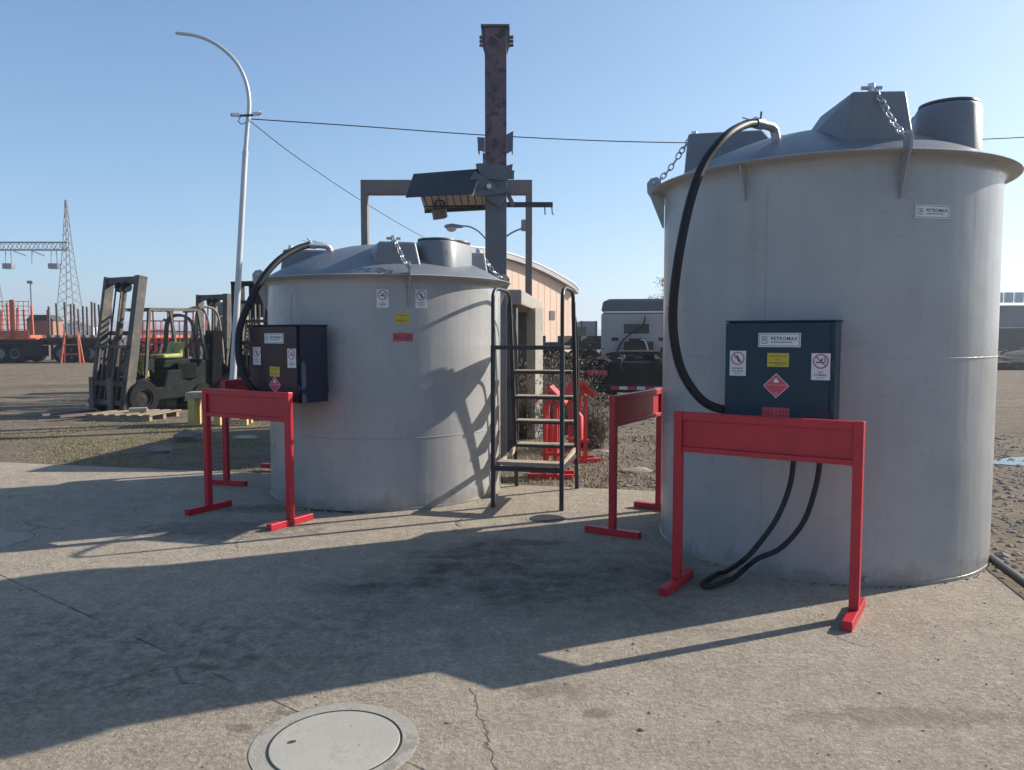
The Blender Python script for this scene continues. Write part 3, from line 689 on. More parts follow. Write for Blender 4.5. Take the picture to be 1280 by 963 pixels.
for s in (-1, 1):
    z = ZT
    g_ = MB(); Mx = Matrix.Rotation(R(90), 4, 'X')
    g_.prism([(s * .127, 0), (s * .165, 0), (s * .155, -.16), (s * .127, -.25)], -.10, -.085, Matrix.Translation((0, 0, z)) @ Mx)
    g_.prism([(s * .127, 0), (s * .165, 0), (s * .155, -.16), (s * .127, -.25)], .085, .10, Matrix.Translation((0, 0, z)) @ Mx)
    g_.build('gusset', M['greycol'], col)
    for k in range(3):
        MB().tube([(s * .15, -.115, z - .12 - .045 * k), (s * .185 if s < 0 else .205, -.115, z - .11 - .045 * k)], .02, 6).build('bolt', M['rustcol'], col)
z = at(620, 182, CY).z
k = MB(); k.prism([(-.13, -.10), (-.205, -.09), (-.215, .06), (-.13, .05)], -.155, -.128, Matrix.Translation((0, 0, z)) @ Matrix.Rotation(R(90), 4, 'X') @ Matrix.Scale(-1, 4, (0, 0, 1)))
k.xform(Matrix.Identity(4)); 
k = MB(); Mx = Matrix.Translation((0, -.13, z)) @ Matrix.Rotation(R(90), 4, 'X')
k.prism([(-.127, -.12), (-.15, -.10), (-.205, -.09), (-.215, .06), (-.127, .055)], .0, .02, Mx); k.prism([(.127, -.13), (.20, -.09), (.205, .13), (.127, .09)], .0, .02, Mx)
k.span((-.21, -.11, z - .08), (-.196, .12, z + .055)); k.span((.186, -.11, z - .08), (.2, .12, z + .12))
k.build('splice_plate', M['greycol'], col)
z = at(620, 216, CY).z
k = MB(); Mx = Matrix.Translation((0, -.128, z)) @ Matrix.Rotation(R(90), 4, 'X')
k.prism([(-.14, -.10), (-.18, -.04), (-.235, .06), (-.225, .075), (-.12, .08), (.12, .05), (.20, .07), (.19, .0), (.22, -.01), (.20, -.09), (.1, -.12)], .0, .018, Mx)
k.span((-.23, -.1, z + .03), (-.13, .15, z + .05)); k.span((.128, -.1, z - .05), (.215, .15, z - .03)); k.build('splice_plate', M['greycol'], col)
for i in range(5):
    MB().tube([(-.128, -.10, ZS + .10 + .02 * i), (-.15, -.10, ZS + .10 + .025 * i)], .012, 6).build('bolt', M['rustcol'], col)
z = at(620, 240, CY).z
k = MB(); k.bar((-.30, -.17, z + .12), (.10, -.17, z - .12), .02, .20, (0, 0, 1)); k.bar((-.22, -.20, z - .06), (.17, -.2, z - .02), .05, .06); k.bar((.13, -.1, z - .02), (.205, -.1, z - .18), .03, .05)
k.tube([(-.06, -.24, z + .02), (-.06, -.16, z + .02)], .055, 14); k.build('arm_bracket', M['greycol'], col)
MB().tube([(-.075, -.255, z + .02), (-.075, -.241, z + .02)], .028, 12).build('bracket_eye', M['lamp'], col, 40)
# crossarm with hooks
zb_ = at(640, 256, 9.62).z
k = MB().span((at(530, 256, 9.62).x - CX, .29, zb_ - .03), (at(691, 258, 9.62).x - CX, .33, zb_ + .03)); k.build('crossarm', M['sheetdark'], col)
for px in (681, 690):
    x = at(px, 258, 9.62).x - CX
    MB().tube([(x, .31, zb_ - .03), (x + .005, .31, zb_ - .11), (x + (.0 if px < 685 else .02), .31, zb_ - .12)], .008, 6).build('hook', M['sheetdark'], col)
# folded hood
hood = thing('sheet_hood', 'dark folded sheet metal hood with a pale underside, left of the rusty column', 'hood', (0, 0, 0))
A, B = at(517, 218, 9.30), at(601, 211.5, 9.28); Cc, D = at(507, 247.5, 8.98), at(591, 243, 8.96); Ee, Ff = at(531, 264, 9.66), at(609, 260, 9.64)
E0, F0 = at(523, 246, 9.64), at(603, 240, 9.62)
def sheet(a, b, c, d, n, mat, name):
    n = Vector(n) * .006; mb = MB(); mb.add([a, b, c, d, a + n, b + n, c + n, d + n], [(0, 1, 2, 3), (7, 6, 5, 4), (0, 4, 5, 1), (1, 5, 6, 2), (2, 6, 7, 3), (3, 7, 4, 0)]); return mb.build(name, mat, hood)
sheet(A, B, D, Cc, (0, -.7, .7), M['sheetdark'], 'front_sheet')
sheet(B, A, Ee, Ff, (0, .7, .7), M['sheetpale'], 'back_sheet')
mb = MB()
for k in range(9):
    p = A.lerp(B, (k + .5) / 9) ; q = Ee.lerp(Ff, (k + .5) / 9); mb.bar(p + Vector((0, -.005, -.02)), q + Vector((0, -.012, -.0)), .012, .012)
mb.build('rib', M['portal'], hood)
MB().bar(Ee + Vector((0, -.02, -.01)), Ff + Vector((0, -.02, -.01)), .03, .04).build('bottom_rail', M['sheetdark'], hood)
MB().bar(B + Vector((-.01, 0, -.02)), D + Vector((-.01, .02, -.01)), .025, .03).build('end_rail', M['sheetpale'], hood)
fl = thing('hanging_floodlight', 'small box floodlight hanging on a bracket under the sheet hood', 'floodlight', at(549, 268, 9.55), R(20))
MB().box((0, 0, 0), (.15, .10, .115), Matrix.Rotation(R(-10), 3, 'Y')).build('lamp_body', M['portal'], fl, None, .006)
MB().box((.078, -.0, 0.01), (.02, .09, .09), Matrix.Rotation(R(-10), 3, 'Y')).build('lamp_glass', M['lamp'], fl)
MB().tube([(-.045, 0, .055), (-.04, 0, .15), (-.02, 0, .165), (.06, 0, .165), (.065, 0, .15), (.06, 0, .06)], .009, 8).build('bracket', M['sheetdark'], fl)
# portal frame
PY = 14.5
po = thing('portal_frame', 'weathered steel goalpost frame standing behind the column and hood', 'frame', (0, 0, 0))
zt = at(560, 226, PY).z
xl, xr = at(456.5, 300, PY).x, at(661, 300, PY).x
for x in (xl, xr): MB().span((x - .06, PY - .09, 0), (x + .06, PY + .09, zt - .262)).build('post', M['portal'], po, None, .006)
MB().span((xl - .06, PY - .09, zt - .26), (xr + .06, PY + .09, zt)).build('beam', M['portal'], po, None, .008)
# concrete shelter
shl = thing('concrete_shelter', 'old concrete shelter with a slab roof, behind the steps', 'shelter', (0, 0, 0))
zr = at(651, 362, 9.95).z; zq = at(651, 381, 9.95).z
mb = MB(); mb.prism([(-1.6, 9.95), (.125, 9.95), (.53, 13.7), (-1.2, 13.7)], zq, zr); mb.build('roof_slab', M['concrete_old'], shl, None, .02)
MB().prism([(-1.5, 10.1), (-1.3, 10.1), (-1.3, 10.35), (-1.5, 10.35)], -.05, zq).build('pillar', M['concrete_old'], shl)
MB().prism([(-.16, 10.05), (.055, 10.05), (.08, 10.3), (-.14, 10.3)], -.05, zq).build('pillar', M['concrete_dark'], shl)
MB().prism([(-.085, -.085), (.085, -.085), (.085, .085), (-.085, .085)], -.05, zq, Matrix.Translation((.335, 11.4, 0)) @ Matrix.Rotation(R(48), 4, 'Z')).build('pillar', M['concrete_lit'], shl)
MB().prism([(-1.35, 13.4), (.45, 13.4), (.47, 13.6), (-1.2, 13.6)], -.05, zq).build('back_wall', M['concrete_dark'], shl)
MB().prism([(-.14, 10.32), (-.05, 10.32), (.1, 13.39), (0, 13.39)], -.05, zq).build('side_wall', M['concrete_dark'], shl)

# ------------------------------------------------------------------ lamp post, cameras, cables
base = Vector((at(291, 480, 13.2).x - .12, 13.2, 0))
lp = thing('lamp_post', 'tall pale lamp post with a curved arm, leaning behind the shorter tank', 'lamp post', base)
def L(px, py): return at(px, py, 13.2) - base
j = L(306.5, 192)
MB().tube([Vector((0, 0, -.05)), L(291, 478), L(299, 330), j], [.062, .056, .05, .045], 14).build('pole', M['steel_white'], lp, 50)
arm = curve([j, L(309, 160), L(311.5, 130), L(308, 105), L(298, 82), L(283, 65), L(264, 52), L(243, 44.5), L(220, 41.5)], 60)
MB().tube(arm, [.036 - .010 * i / len(arm) for i in range(len(arm))], 12).build('curved_arm', M['steel_white'], lp, 50)
MB().tube([j - Vector((0, 0, .03)), j + Vector((0.004, 0, .04))], .05, 12).build('joint_collar', M['steel_white'], lp, 40)
cz = L(310, 146)
MB().bar(cz + Vector((-.14, -.05, 0)), cz + Vector((.10, -.05, .01)), .03, .03).build('camera_bracket', M['irondark'], lp)
for s, px, lab in ((-1, 297, 0), (1, 322, 0)):
    c0 = L(px, 145 if s < 0 else 143.5) + Vector((0, -.06, 0))
    o = MB().tube([c0 + Vector((-.09 * s * .6, .02, 0)), c0 + Vector((.07 * s, -.02, -.005))], .034, 12).build('security_camera', M['white'], lp, 40)
    MB().tube([c0 + Vector((.071 * s, -.02, -.005)), c0 + Vector((.085 * s, -.024, -.006))], .026, 12).build('lens', M['irondark'], o, 40)
MB().tube(curve([cz + Vector((-.1, -.06, -.01)), cz + Vector((-.14, -.06, -.09)), cz + Vector((-.08, -.06, -.14)), cz + Vector((-.03, -.04, -.1))], 16), .007, 6).build('cable_loop', M['irondark'], lp)
def cable(label, pts, r, n=60):
    o = MB().tube(curve(pts, n), r, 6).build('overhead_cable', M['rubber'], None, 60); tag(o, label, 'cable')
cable('dark overhead cable running from the camera bracket past the column to the right', [at(314, 149, 13.2), at(450, 158, 13.5), at(604, 169, 13.9), at(760, 176.5, 14.3), at(900, 179, 14.7), at(1060, 178.5, 15), at(1235, 174, 15.4), at(1420, 164, 15.8)], .009)
cable('thin overhead cable sloping down behind the shorter tank', [at(313, 152, 13.2), at(370, 196, 14.6), at(450, 250, 17), at(530, 297, 20), at(615, 338, 24)], .008)

# ------------------------------------------------------------------ distant street lamp
dl = thing('street_lamp', 'distant double-arm street lamp behind the rusty column', 'street lamp', (at(621, 300, 30).x, 30, 0))
def L(px, py): return at(px, py, 30) - dl.location
MB().tube([Vector((0, 0, 0)), L(621, 330)], [.09, .06], 10).build('pole', M['lattice'], dl, 50)
for side in (0, 1):
    ctrl = [L(621, 330), L(612, 306), L(600, 291), L(588, 284), L(577, 282.5)] if not side else [L(621, 330), L(626, 304), L(637, 293), L(649, 287), L(656, 285.5)]
    MB().tube(curve(ctrl, 24), .033, 8).build('lamp_arm', M['lattice'], dl, 50)
h0 = L(567, 284)
MB().loft([[h0 + Vector((x, y, z)) for x, y, z in ((-.36, -.1, .0), (-.3, -.14, -.05), (.36, -.06, -.03), (.36, -.06, .06), (-.05, -.12, .12), (-.3, -.1, .08))], [h0 + Vector((x, y, z)) for x, y, z in ((-.36, .1, .0), (-.3, .14, -.05), (.36, .06, -.03), (.36, .06, .06), (-.05, .12, .12), (-.3, .1, .08))]]).build('lamp_head', M['contgrey'], dl)
MB().lathe([(.2, -.04), (.17, -.13), (.08, -.18), (.001, -.19)], 16, h0 + Vector((-.08, 0, 0))).build('lamp_bowl', M['lamp'], dl, 60)
MB().box(L(655, 282), (.22, .25, .42)).build('lamp_head', M['contgrey'], dl, None, .03)

# ------------------------------------------------------------------ peach barrel-roofed building
bd = thing('barrel_roofed_shed', 'pale peach shed with a curved grey roof, behind the column', 'building', (0, 0, 0))
PW = at(717, 400, 40); WD = Vector((.66, .75, 0)).normalized(); WN = Vector((.75, -.66, 0)).normalized()
def wallpt(px, py):
    k = (px - 640) / FPX                       # where the sight line meets the gable's plane
    s_ = (PW.x - k * PW.y) / (WD.x - k * WD.y); q = PW - WD * s_
    return -s_, at(px, py, q.y).z
def onwall(s_, z, out=0.0): p = PW + WD * s_ + WN * out; return Vector((p.x, p.y, z))
prof = [wallpt(px, 316.6 + .00232 * (px - 572) ** 2 + (3 if px > 715 else 0)) for px in range(572, 718, 5)]
smid = prof[0][0]; prof = [(smid - 1.2, prof[0][1] - .25), (smid - .6, prof[0][1] - .05)] + prof
wl = [(prof[0][0], -.05)] + prof + [(prof[-1][0], -.05)]
mb = MB(); n = len(wl)
mb.add([onwall(a_, z) for a_, z in wl] + [onwall(a_, z, -2.6) for a_, z in wl], [tuple(range(n)), tuple(range(2 * n - 1, n - 1, -1))] + [(i, n + i, n + (i + 1) % n, (i + 1) % n) for i in range(n)]); mb.build('wall', M['peach'], bd)
def wstrip(mb, s0_, s1_, z0_, z1_, o0, o1):
    P_ = [onwall(a_, z, o) for o in (o0, o1) for a_, z in ((s0_, z0_), (s1_, z0_), (s1_, z1_), (s0_, z1_))]
    mb.add(P_, [(0, 1, 2, 3), (7, 6, 5, 4), (0, 4, 5, 1), (1, 5, 6, 2), (2, 6, 7, 3), (3, 7, 4, 0)])
for k in range(1, 20):
    a_ = prof[0][0] + (prof[-1][0] - prof[0][0]) * k / 20; zz = min(z for q, z in prof if abs(q - a_) < .5)
    sm = MB(); wstrip(sm, a_ - .012, a_ + .012, .1, zz - .25, .002, .008); sm.build('wall_rib', M['peach'], bd)
rf = MB(); fl_ = MB()
for (a0, z0_), (a1, z1_) in zip(prof, prof[1:]):
    q = [onwall(a0, z0_ + .012, .3), onwall(a1, z1_ + .012, .3), onwall(a1, z1_ + .012, -2.8), onwall(a0, z0_ + .012, -2.8)]; dn = Vector((0, 0, .22))
    rf.add(q + [v + dn for v in q], [(3, 2, 1, 0), (4, 5, 6, 7), (0, 1, 5, 4), (2, 3, 7, 6), (1, 2, 6, 5), (3, 0, 4, 7)])
    q = [v + dn + Vector((0, 0, .004)) + WN * .02 for v in (q[0], q[1])]; q += [q[1] - WN * .25, q[0] - WN * .25]; dn = Vector((0, 0, .07))
    fl_.add(q + [v + dn for v in q], [(3, 2, 1, 0), (4, 5, 6, 7), (0, 1, 5, 4), (2, 3, 7, 6)])
rf.build('roof', M['roofgrey'], bd); fl_.build('flashing', M['roofwhite'], bd)
va, vz = wallpt(690, 395); sm = MB(); wstrip(sm, va - .2, va + .2, vz - .2, vz + .25, .003, .03); sm.build('vent', M['stake'], bd)

# ------------------------------------------------------------------ red sheltered stands behind the steps
def red_stand(label, p, rz, dz=1.0):
    t = thing('roofed_stand', label, 'stand', (p.x, p.y, -.03), rz, 'red roofed stands behind the steps')
    for sx in (-.055, .055):
        for sy in (-.12, .12):
            MB().span((sx - .02, sy - .02, .05), (sx + .02, sy + .02, .80)).build('post', M['redrough'], t)
    Mx = Matrix(((1, 0, 0, 0), (0, 0, 1, 0), (0, 1, 0, 0), (0, 0, 0, 1)))
    MB().prism([(-.165, .80), (.0, .955), (.165, .80), (.165, .82), (.0, .985), (-.165, .82)], -.2, .2, Mx).build('roof', M['redrough'], t)
    MB().span((-.10, -.15, .25), (.10, .15, .28)).build('shelf', M['redrough'], t)
    MB().prism([(-.035, .801), (.035, .801), (0, .94)], -.141, -.125, Mx).build('gable', M['redrough'], t)
    for sy in (-.12, .12):
        MB().span((-.24, sy - .025, .0), (.24, sy + .025, .05)).build('foot', M['redrough'], t)
    MB().tube([(0, -.02, .28), (0, -.02, .55), (0, -.02, .60)], [.06, .06, .02], 12).build('extinguisher', M['redrough'], t, 40)
    return t
s0 = red_stand('red roofed stand seen through the treads of the steps', ground(689, 596, -.03), R(-8))
dup(s0, None, (ground(722, 577, -.03).x, ground(722, 577, -.03).y, -.03), R(14), 'red roofed stand just right of the steps')

# ------------------------------------------------------------------ wheels, forklifts
def wheel(parent, c, r, w, axis='y', rim=M['truckdark']):
    c = Vector(c); prof = [(r * .55, -w / 2), (r * .93, -w / 2), (r, -w * .36), (r, w * .36), (r * .93, w / 2), (r * .55, w / 2)]
    Mx = Matrix.Translation(c) @ (Matrix.Rotation(R(90), 4, 'X') if axis == 'y' else Matrix.Rotation(R(90), 4, 'Y'))
    o = MB().lathe(prof, 28).xform(Mx).build('wheel', M['tyre'], parent, 40)
    MB().lathe([(r * .56, -w * .40), (r * .45, -w * .42), (r * .4, -w * .25), (r * .14, -w * .25), (.001, -w * .32)], 20).xform(Mx).build('rim', rim, o, 40)
    MB().lathe([(r * .56, w * .40), (r * .45, w * .42), (r * .4, w * .25), (r * .14, w * .25), (.001, w * .32)], 20).xform(Mx).build('rim', rim, o, 40)
    return o
def forklift(label, loc, rz, H=2.6, body=M['forkgreen'], seatm=M['forkyellow'], mastm=M['forkmast'], tilt=6, sc_=1.0, guard=1.0, full=True):
    t = thing('forklift', label, 'forklift', loc, rz, 'old forklifts parked at left')
    poly = [(-1.15, .28), (.75, .22), (.75, .62), (.45, .70), (.30, .50), (.05, .50), (-.05, .82), (-.75, .86), (-.85, 1.02), (-1.10, 1.00), (-1.2, .7)]
    Mx = Matrix(((1, 0, 0, 0), (0, 0, 1, 0), (0, 1, 0, 0), (0, 0, 0, 1)))
    MB().prism(poly, -.5, .5, Mx).build('chassis', body, t, None, .03)
    MB().prism([(-.72, .862), (-.05, .862), (-.10, 1.02), (-.68, 1.05)], -.34, .34, Mx).build('engine_cover', body, t, None, .03)
    MB().prism([(-.62, 1.05), (-.15, 1.05), (-.15, 1.13), (-.52, 1.15), (-.60, 1.38), (-.68, 1.38)], -.24, .24, Mx).build('seat', seatm, t, None, .04)
    MB().prism([(.28, .7), (.45, .7), (.40, 1.15), (.30, 1.15)], -.4, .4, Mx).build('dashboard', seatm, t, None, .02)
    ring = [Vector((.12 + .17 * math.cos(k * math.pi / 8) * .6, .17 * math.sin(k * math.pi / 8), 1.28 + .17 * math.cos(k * math.pi / 8) * .7)) for k in range(16)]
    MB().tube(ring, .015, 6, closed=True).tube([(.12, 0, 1.28), (.32, 0, 1.0)], .018, 6).build('steering_wheel', M['tyre'], t)
    for s in (-1, 1):
        wheel(t, (.55, s * .50, .32), .33, .24, rim=M['truckdark']); wheel(t, (-.85, s * .46, .26), .27, .18, rim=M['truckdark'])
        g = guard
        MB().bar((.42, s * .46, .68), (.28, s * .44, 2.02 * g), .05, .06).bar((.28, s * .44, 2.02 * g), (-.82, s * .44, 2.04 * g), .05, .06).bar((-.82, s * .44, 2.04 * g), (-1.0, s * .46, .98), .05, .06).build('guard_frame', mastm, t)
    bars = MB()
    for k in range(7): bars.bar((.26 - k * .17, -.44, 2.035 * guard), (.26 - k * .17, .44, 2.035 * guard), .03, .03)
    bars.build('guard_grille', mastm, t)
    # mast
    TM = Matrix.Translation((.86, 0, .12)) @ Matrix.Rotation(R(-tilt), 4, 'Y')
    for s in (-1, 1):
        MB().prism([(-.09, s * .44 - .03), (.09, s * .44 - .03), (.09, s * .56), (-.09, s * .56)][::s], 0, H, None).xform(TM).build('mast_rail', mastm, t, None, .006)
        MB().tube([TM @ Vector((-.13, s * .28, 0)), TM @ Vector((-.13, s * .28, H * .55))], .04, 10).build('side_cylinder', body, t, 40)
        MB().tube([(.35, s * .40, .60), TM @ Vector((-.05, s * .40, .85))], .045, 8).build('tilt_cylinder', body, t, 40)
    for s in (-1, 1): MB().span((-.11, s * .335 - .035, .04), (.03, s * .335 + .035, H * .50)).xform(TM).build('inner_rail', mastm, t, None, .005)
    for z, th in ((H - .14, .13), (H * .56, .08), (.28, .22)):
        MB().span((-.06 if z > 1.8 else -.14, -.50, z), (.05 if z > 1.8 else -.10, .50, z + th)).xform(TM).build('mast_crossbar', mastm, t, None, .005)
    MB().tube([TM @ Vector((.0, 0, .1)), TM @ Vector((.0, 0, H * .5))], .085, 12).tube([TM @ Vector((.0, 0, H * .5)), TM @ Vector((.0, 0, H * .9))], .06, 12).build('lift_cylinder', mastm, t, 40)
    for s in (-1, 1):
        MB().tube([TM @ Vector((.02, s * .10 - .03, H * .92)), TM @ Vector((.02, s * .10 + .03, H * .92))], .10, 14).build('chain_wheel', body, t, 40)
        MB().bar(TM @ Vector((.10, s * .10, .5)), TM @ Vector((.10, s * .10, H * .92)), .03, .012).build('lift_chain', mastm, t)
    cg = MB()
    for z in (.06, .42): cg.span((.11, -.50, z), (.15, .50, z + .10))
    for y in (-.34, -.17, 0, .17, .34): cg.span((.115, y - .018, .16), (.145, y + .018, 1.15))
    cg.span((.113, -.5, 1.15), (.147, .5, 1.20)); cg.xform(TM).build('carriage', mastm, t)
    for s in (-1, 1):
        MB().span((.152, s * .28 - .06, .0), (.20, s * .28 + .06, .60)).span((.152, s * .28 - .06, -.06), (1.15, s * .28 + .06, -.02)).xform(Matrix.Translation((.86, 0, .12))).build('fork', M['stake'], t)
    fr = random.Random(int(H * 100))
    for k in range(9):
        x, y = fr.uniform(-1.0, .35), fr.uniform(-.45, .45); MB().box((x, y, fr.uniform(.72, 1.0)), (fr.uniform(.12, .4), fr.uniform(.1, .3), fr.uniform(.12, .34)), Matrix.Rotation(fr.uniform(-.4, .4), 3, 'Z')).build('engine_block', body if k % 3 else mastm, t, None, .015)
    for k in range(9):
        x, y = fr.uniform(-.9, .8), fr.uniform(-.5, .5); p = Vector((x, y, fr.uniform(.6, 1.0))); q = p + Vector((fr.uniform(-.5, .5), fr.uniform(-.3, .3), fr.uniform(-.2, .5)))
        MB().tube(curve([p, p.lerp(q, .4) + Vector((0, .1, .12)), q], 12), .018, 6).build('hydraulic_hose', M['rubber'], t, 60)
    for k in range(4):
        x = -.7 + .3 * k; MB().bar((x, fr.choice((-.4, .4)), .8), (x + fr.uniform(-.25, .25), fr.choice((-.4, .4)), fr.uniform(1.2, 1.75)), .035).build('control_lever', mastm, t)
    t.scale = (sc_,) * 3
    return t
mp = Vector((-7.75, 14.7, 0)); hd = Vector((-.50, -.866, 0))
f1 = forklift('dark green forklift nearest at left, tall mast tilted over a pallet', mp - hd * .95 + Vector((0, 0, -.03)), math.atan2(hd.y, hd.x), 2.56, tilt=9)
hd = Vector((-.5, -.866, 0)); mp = Vector((at(261, 400, 18.6).x, 18.6, -.03))
forklift('dark forklift with a squat mast, parked between the other two', mp - hd * .95, math.atan2(hd.y, hd.x), 2.38, M['truckdark'], M['forkyellow'], M['forkmast'], tilt=2)
hd = Vector((-.34, -.94, 0)); mp = Vector((at(318, 400, 20.8).x, 20.8, -.03))
forklift('tan forklift with a tall black mast, behind the lamp post', mp - hd * .95, math.atan2(hd.y, hd.x), 2.86, M['forkbrown'], M['forkgreen'], M['truckdark'], tilt=1, guard=1.05)
hd = Vector((-.86, -.5, 0)); mp = Vector((at(262, 430, 16.8).x, 16.6, -.03))
forklift('low dark forklift with a cut-down mast, just behind the nearest one', mp - hd * .95, math.atan2(hd.y, hd.x), 1.5, M['forkgreen'], M['forkgreen'], M['truckdark'], tilt=3, guard=.9)
cg_ = thing('wire_cage', 'dull red wire cage standing behind the nearest forklift', 'cage', (at(206, 430, 24).x, 24, -.03), R(12))
for sx in (-.75, .75):
    for sy in (-.5, .5): MB().bar((sx, sy, 0), (sx, sy, 1.98), .05).build('corner_post', M['stake'], cg_)
for k in range(9):
    for sy in (-.5, .5): MB().bar((-.7 + k * .175, sy, 1.0), (-.7 + k * .175, sy, 1.96), .018).build('wire', M['redrough'], cg_)
for z in (1.0, 1.3, 1.63, 1.95):
    for sy in (-.5, .5): MB().bar((-.75, sy, z), (.75, sy, z), .022).build('cross_wire', M['redrough'], cg_)
rk_ = thing('steel_rack', 'tall black steel rack of upright bars beside the left cabinet and hose', 'rack', (at(321, 430, 17.6).x, 17.8, -.03), R(-14))
zt_ = at(320, 353, 17.6).z
for sx in (-.42, .42):
    for sy in (-.35, .35): MB().bar((sx, sy, 0), (sx, sy, zt_), .07).build('upright', M['truckdark'], rk_)
for k in range(7): MB().bar((-.36 + k * .12, -.35, .9), (-.36 + k * .12 + rng.uniform(-.03, .03), -.35, zt_ - .4), .03).build('bar', M['forkmast' if k % 2 else 'forkbrown'], rk_)
MB().span((-.46, -.39, zt_ - .02), (.46, .39, zt_ + .04)).build('top_plate', M['truckdark'], rk_)
MB().span((-.38, .30, zt_ - .75), (.38, .34, zt_ - .03)).build('back_panel', M['truckdark'], rk_)
for z in (.85, 1.35, zt_ - .42): MB().bar((-.42, -.35, z), (.42, -.35, z), .07).build('cross_bar', M['truckdark'], rk_)
for k, (px, Y, h) in enumerate(((224, 17.4, 1.9), (252, 18.2, 2.1))):
    fr_ = thing('pipe_frame', ('bent pipe frame leaning among the forklifts, nearer the mast' if k == 0 else 'bent pipe frame leaning among the forklifts, nearer the lamp post'), 'frame', (at(px, 430, Y).x, Y, -.03), R(20 + 25 * k), 'pipe frames among the forklifts')
    for sy in (-.3, .3): MB().tube(curve([(-.35, sy, 0), (-.28, sy, h * .7), (-.18, sy, h), (.2, sy, h), (.34, sy, h * .75), (.42, sy, .1)], 36), .028, 8).build('hoop', M['forkbrown' if k else 'forkmast'], fr_, 60)
    for f_ in (.45, .98): MB().bar((-.28, -.3, h * f_), (-.28, .3, h * f_), .035).build('tie', M['forkmast'], fr_)
hp_ = thing('steel_hopper', 'grey steel hopper on legs between the two rear forklifts', 'hopper', (at(288, 400, 21.5).x, 21.8, -.03), R(10))
MB().loft([[Vector((sx * a_, sy * a_, z)) for sx, sy in ((-1, -1), (1, -1), (1, 1), (-1, 1))] for z, a_ in ((1.2, .12), (1.85, .36), (2.42, .38))]).build('bin', M['contgrey'], hp_)
for sx in (-1, 1):
    for sy in (-1, 1): MB().bar((sx * .34, sy * .34, 0), (sx * .34, sy * .34, 1.84), .06).build('leg', M['contgrey'], hp_)

# yellow bench, pallet, drum, scrap
p0, p1 = ground(238, 531), ground(304, 529)
bn = thing('wooden_trestle', 'low yellow trestle bench with square legs, behind the left guards', 'trestle', ((p0.x + p1.x) / 2, 13.15, -.03), R(4))
MB().span((-.52, -.2, .46), (.52, .2, .56)).build('bench_top', M['plank'], bn, None, .01)
for sx in (-1, 1):
    for sy in (-1, 1): MB().span((sx * .43 - .055, sy * .14 - .055, 0), (sx * .43 + .055, sy * .14 + .055, .459)).build('leg', M['yellowwood'], bn, None, .006)
MB().span((-.06, -.18, 0), (.04, -.08, .459)).build('leg', M['yellowwood'], bn, None, .006)
g0 = ground(168, 521)
pal = thing('wooden_pallet', 'grey wooden pallet lying in front of the nearest forklift', 'pallet', (g0.x, g0.y, -.03), R(-8))
for y in (-.42, 0, .42): MB().span((-.6, y - .045, .0), (.6, y + .045, .10)).build('runner', M['wood'], pal)
for k in range(6): MB().span((-.6 + k * .22, -.5, .101), (-.47 + k * .22, .5, .122)).build('deck_board', M['wood'], pal)
wb = MB().box((g0.x + .12, g0.y - .1, .135), (.3, .12, .08), Matrix.Rotation(.4, 3, 'Z')).build('wood_block', M['plank'], None, None, .01); tag(wb, 'short pale wood block lying on the pallet', 'wood block')
dg = ground(199, 511)
dr = thing('steel_drum', 'pale steel drum lying on its side beside the nearest forklift', 'drum', (dg.x, dg.y + .2, -.03), R(14))
MB().lathe([(.001, -.42), (.2, -.42), (.21, -.40), (.205, -.16), (.213, -.14), (.205, -.12), (.205, .12), (.213, .14), (.205, .16), (.21, .40), (.2, .42), (.001, .42)], 28).xform(Matrix.Translation((0, 0, .21)) @ Matrix.Rotation(R(90), 4, 'Y')).build('drum_body', M['contgrey'], dr, 40)
MB().tube([(.421, 0, .3), (.43, 0, .3)], .03, 10).build('bung', M['stake'], dr); dr.scale = (.62,) * 3
rk = random.Random(5)
def lump(name, label, cat, p, r, mat, fl=.5):
    mb = MB(); n1, n2 = 9, 14; vs = []
    for i in range(n1 + 1):
        th = math.pi * i / n1
        for j_ in range(n2):
            ph = 2 * math.pi * j_ / n2; d = Vector((math.sin(th) * math.cos(ph), math.sin(th) * math.sin(ph), math.cos(th)))
            e = 1 + .45 * mnoise.noise(d * 1.7 + p); vs.append(p + Vector((d.x * e * 1.5, d.y * e, d.z * e * fl)) * r)
    fs = [(i * n2 + j_, i * n2 + (j_ + 1) % n2, (i + 1) * n2 + (j_ + 1) % n2, (i + 1) * n2 + j_) for i in range(n1) for j_ in range(n2)]
    tag(mb.add(vs, fs).build(name, mat, None, 25), label, cat)
lump('stone_lump', 'dark stone lump casting a shadow on the turf strip', 'stone', ground(236, 549) + Vector((0, 0, .03)), .13, M['rock'], .8)
lump('broken_slab', 'flat pale broken concrete piece on the dirt behind the left guards', 'rubble', ground(306, 545) + Vector((0, 0, -.03)), .12, M['lid'], .25)
lump('stone_lump', 'low clod of earth on the near edge of the turf', 'stone', ground(200, 562) + Vector((0, 0, -.02)), .12, M['rock'], .5)
lump('broken_slab', 'long pale flat debris on the dirt right of the steps', 'rubble', ground(752, 562) + Vector((0, 0, -.03)), .09, M['concrete_old'], .25)
lump('timber_scrap', 'dark low scrap lying on the dirt behind the edge-on guard', 'scrap', ground(795, 586) + Vector((0, 0, -.02)), .12, M['wood'], .25)

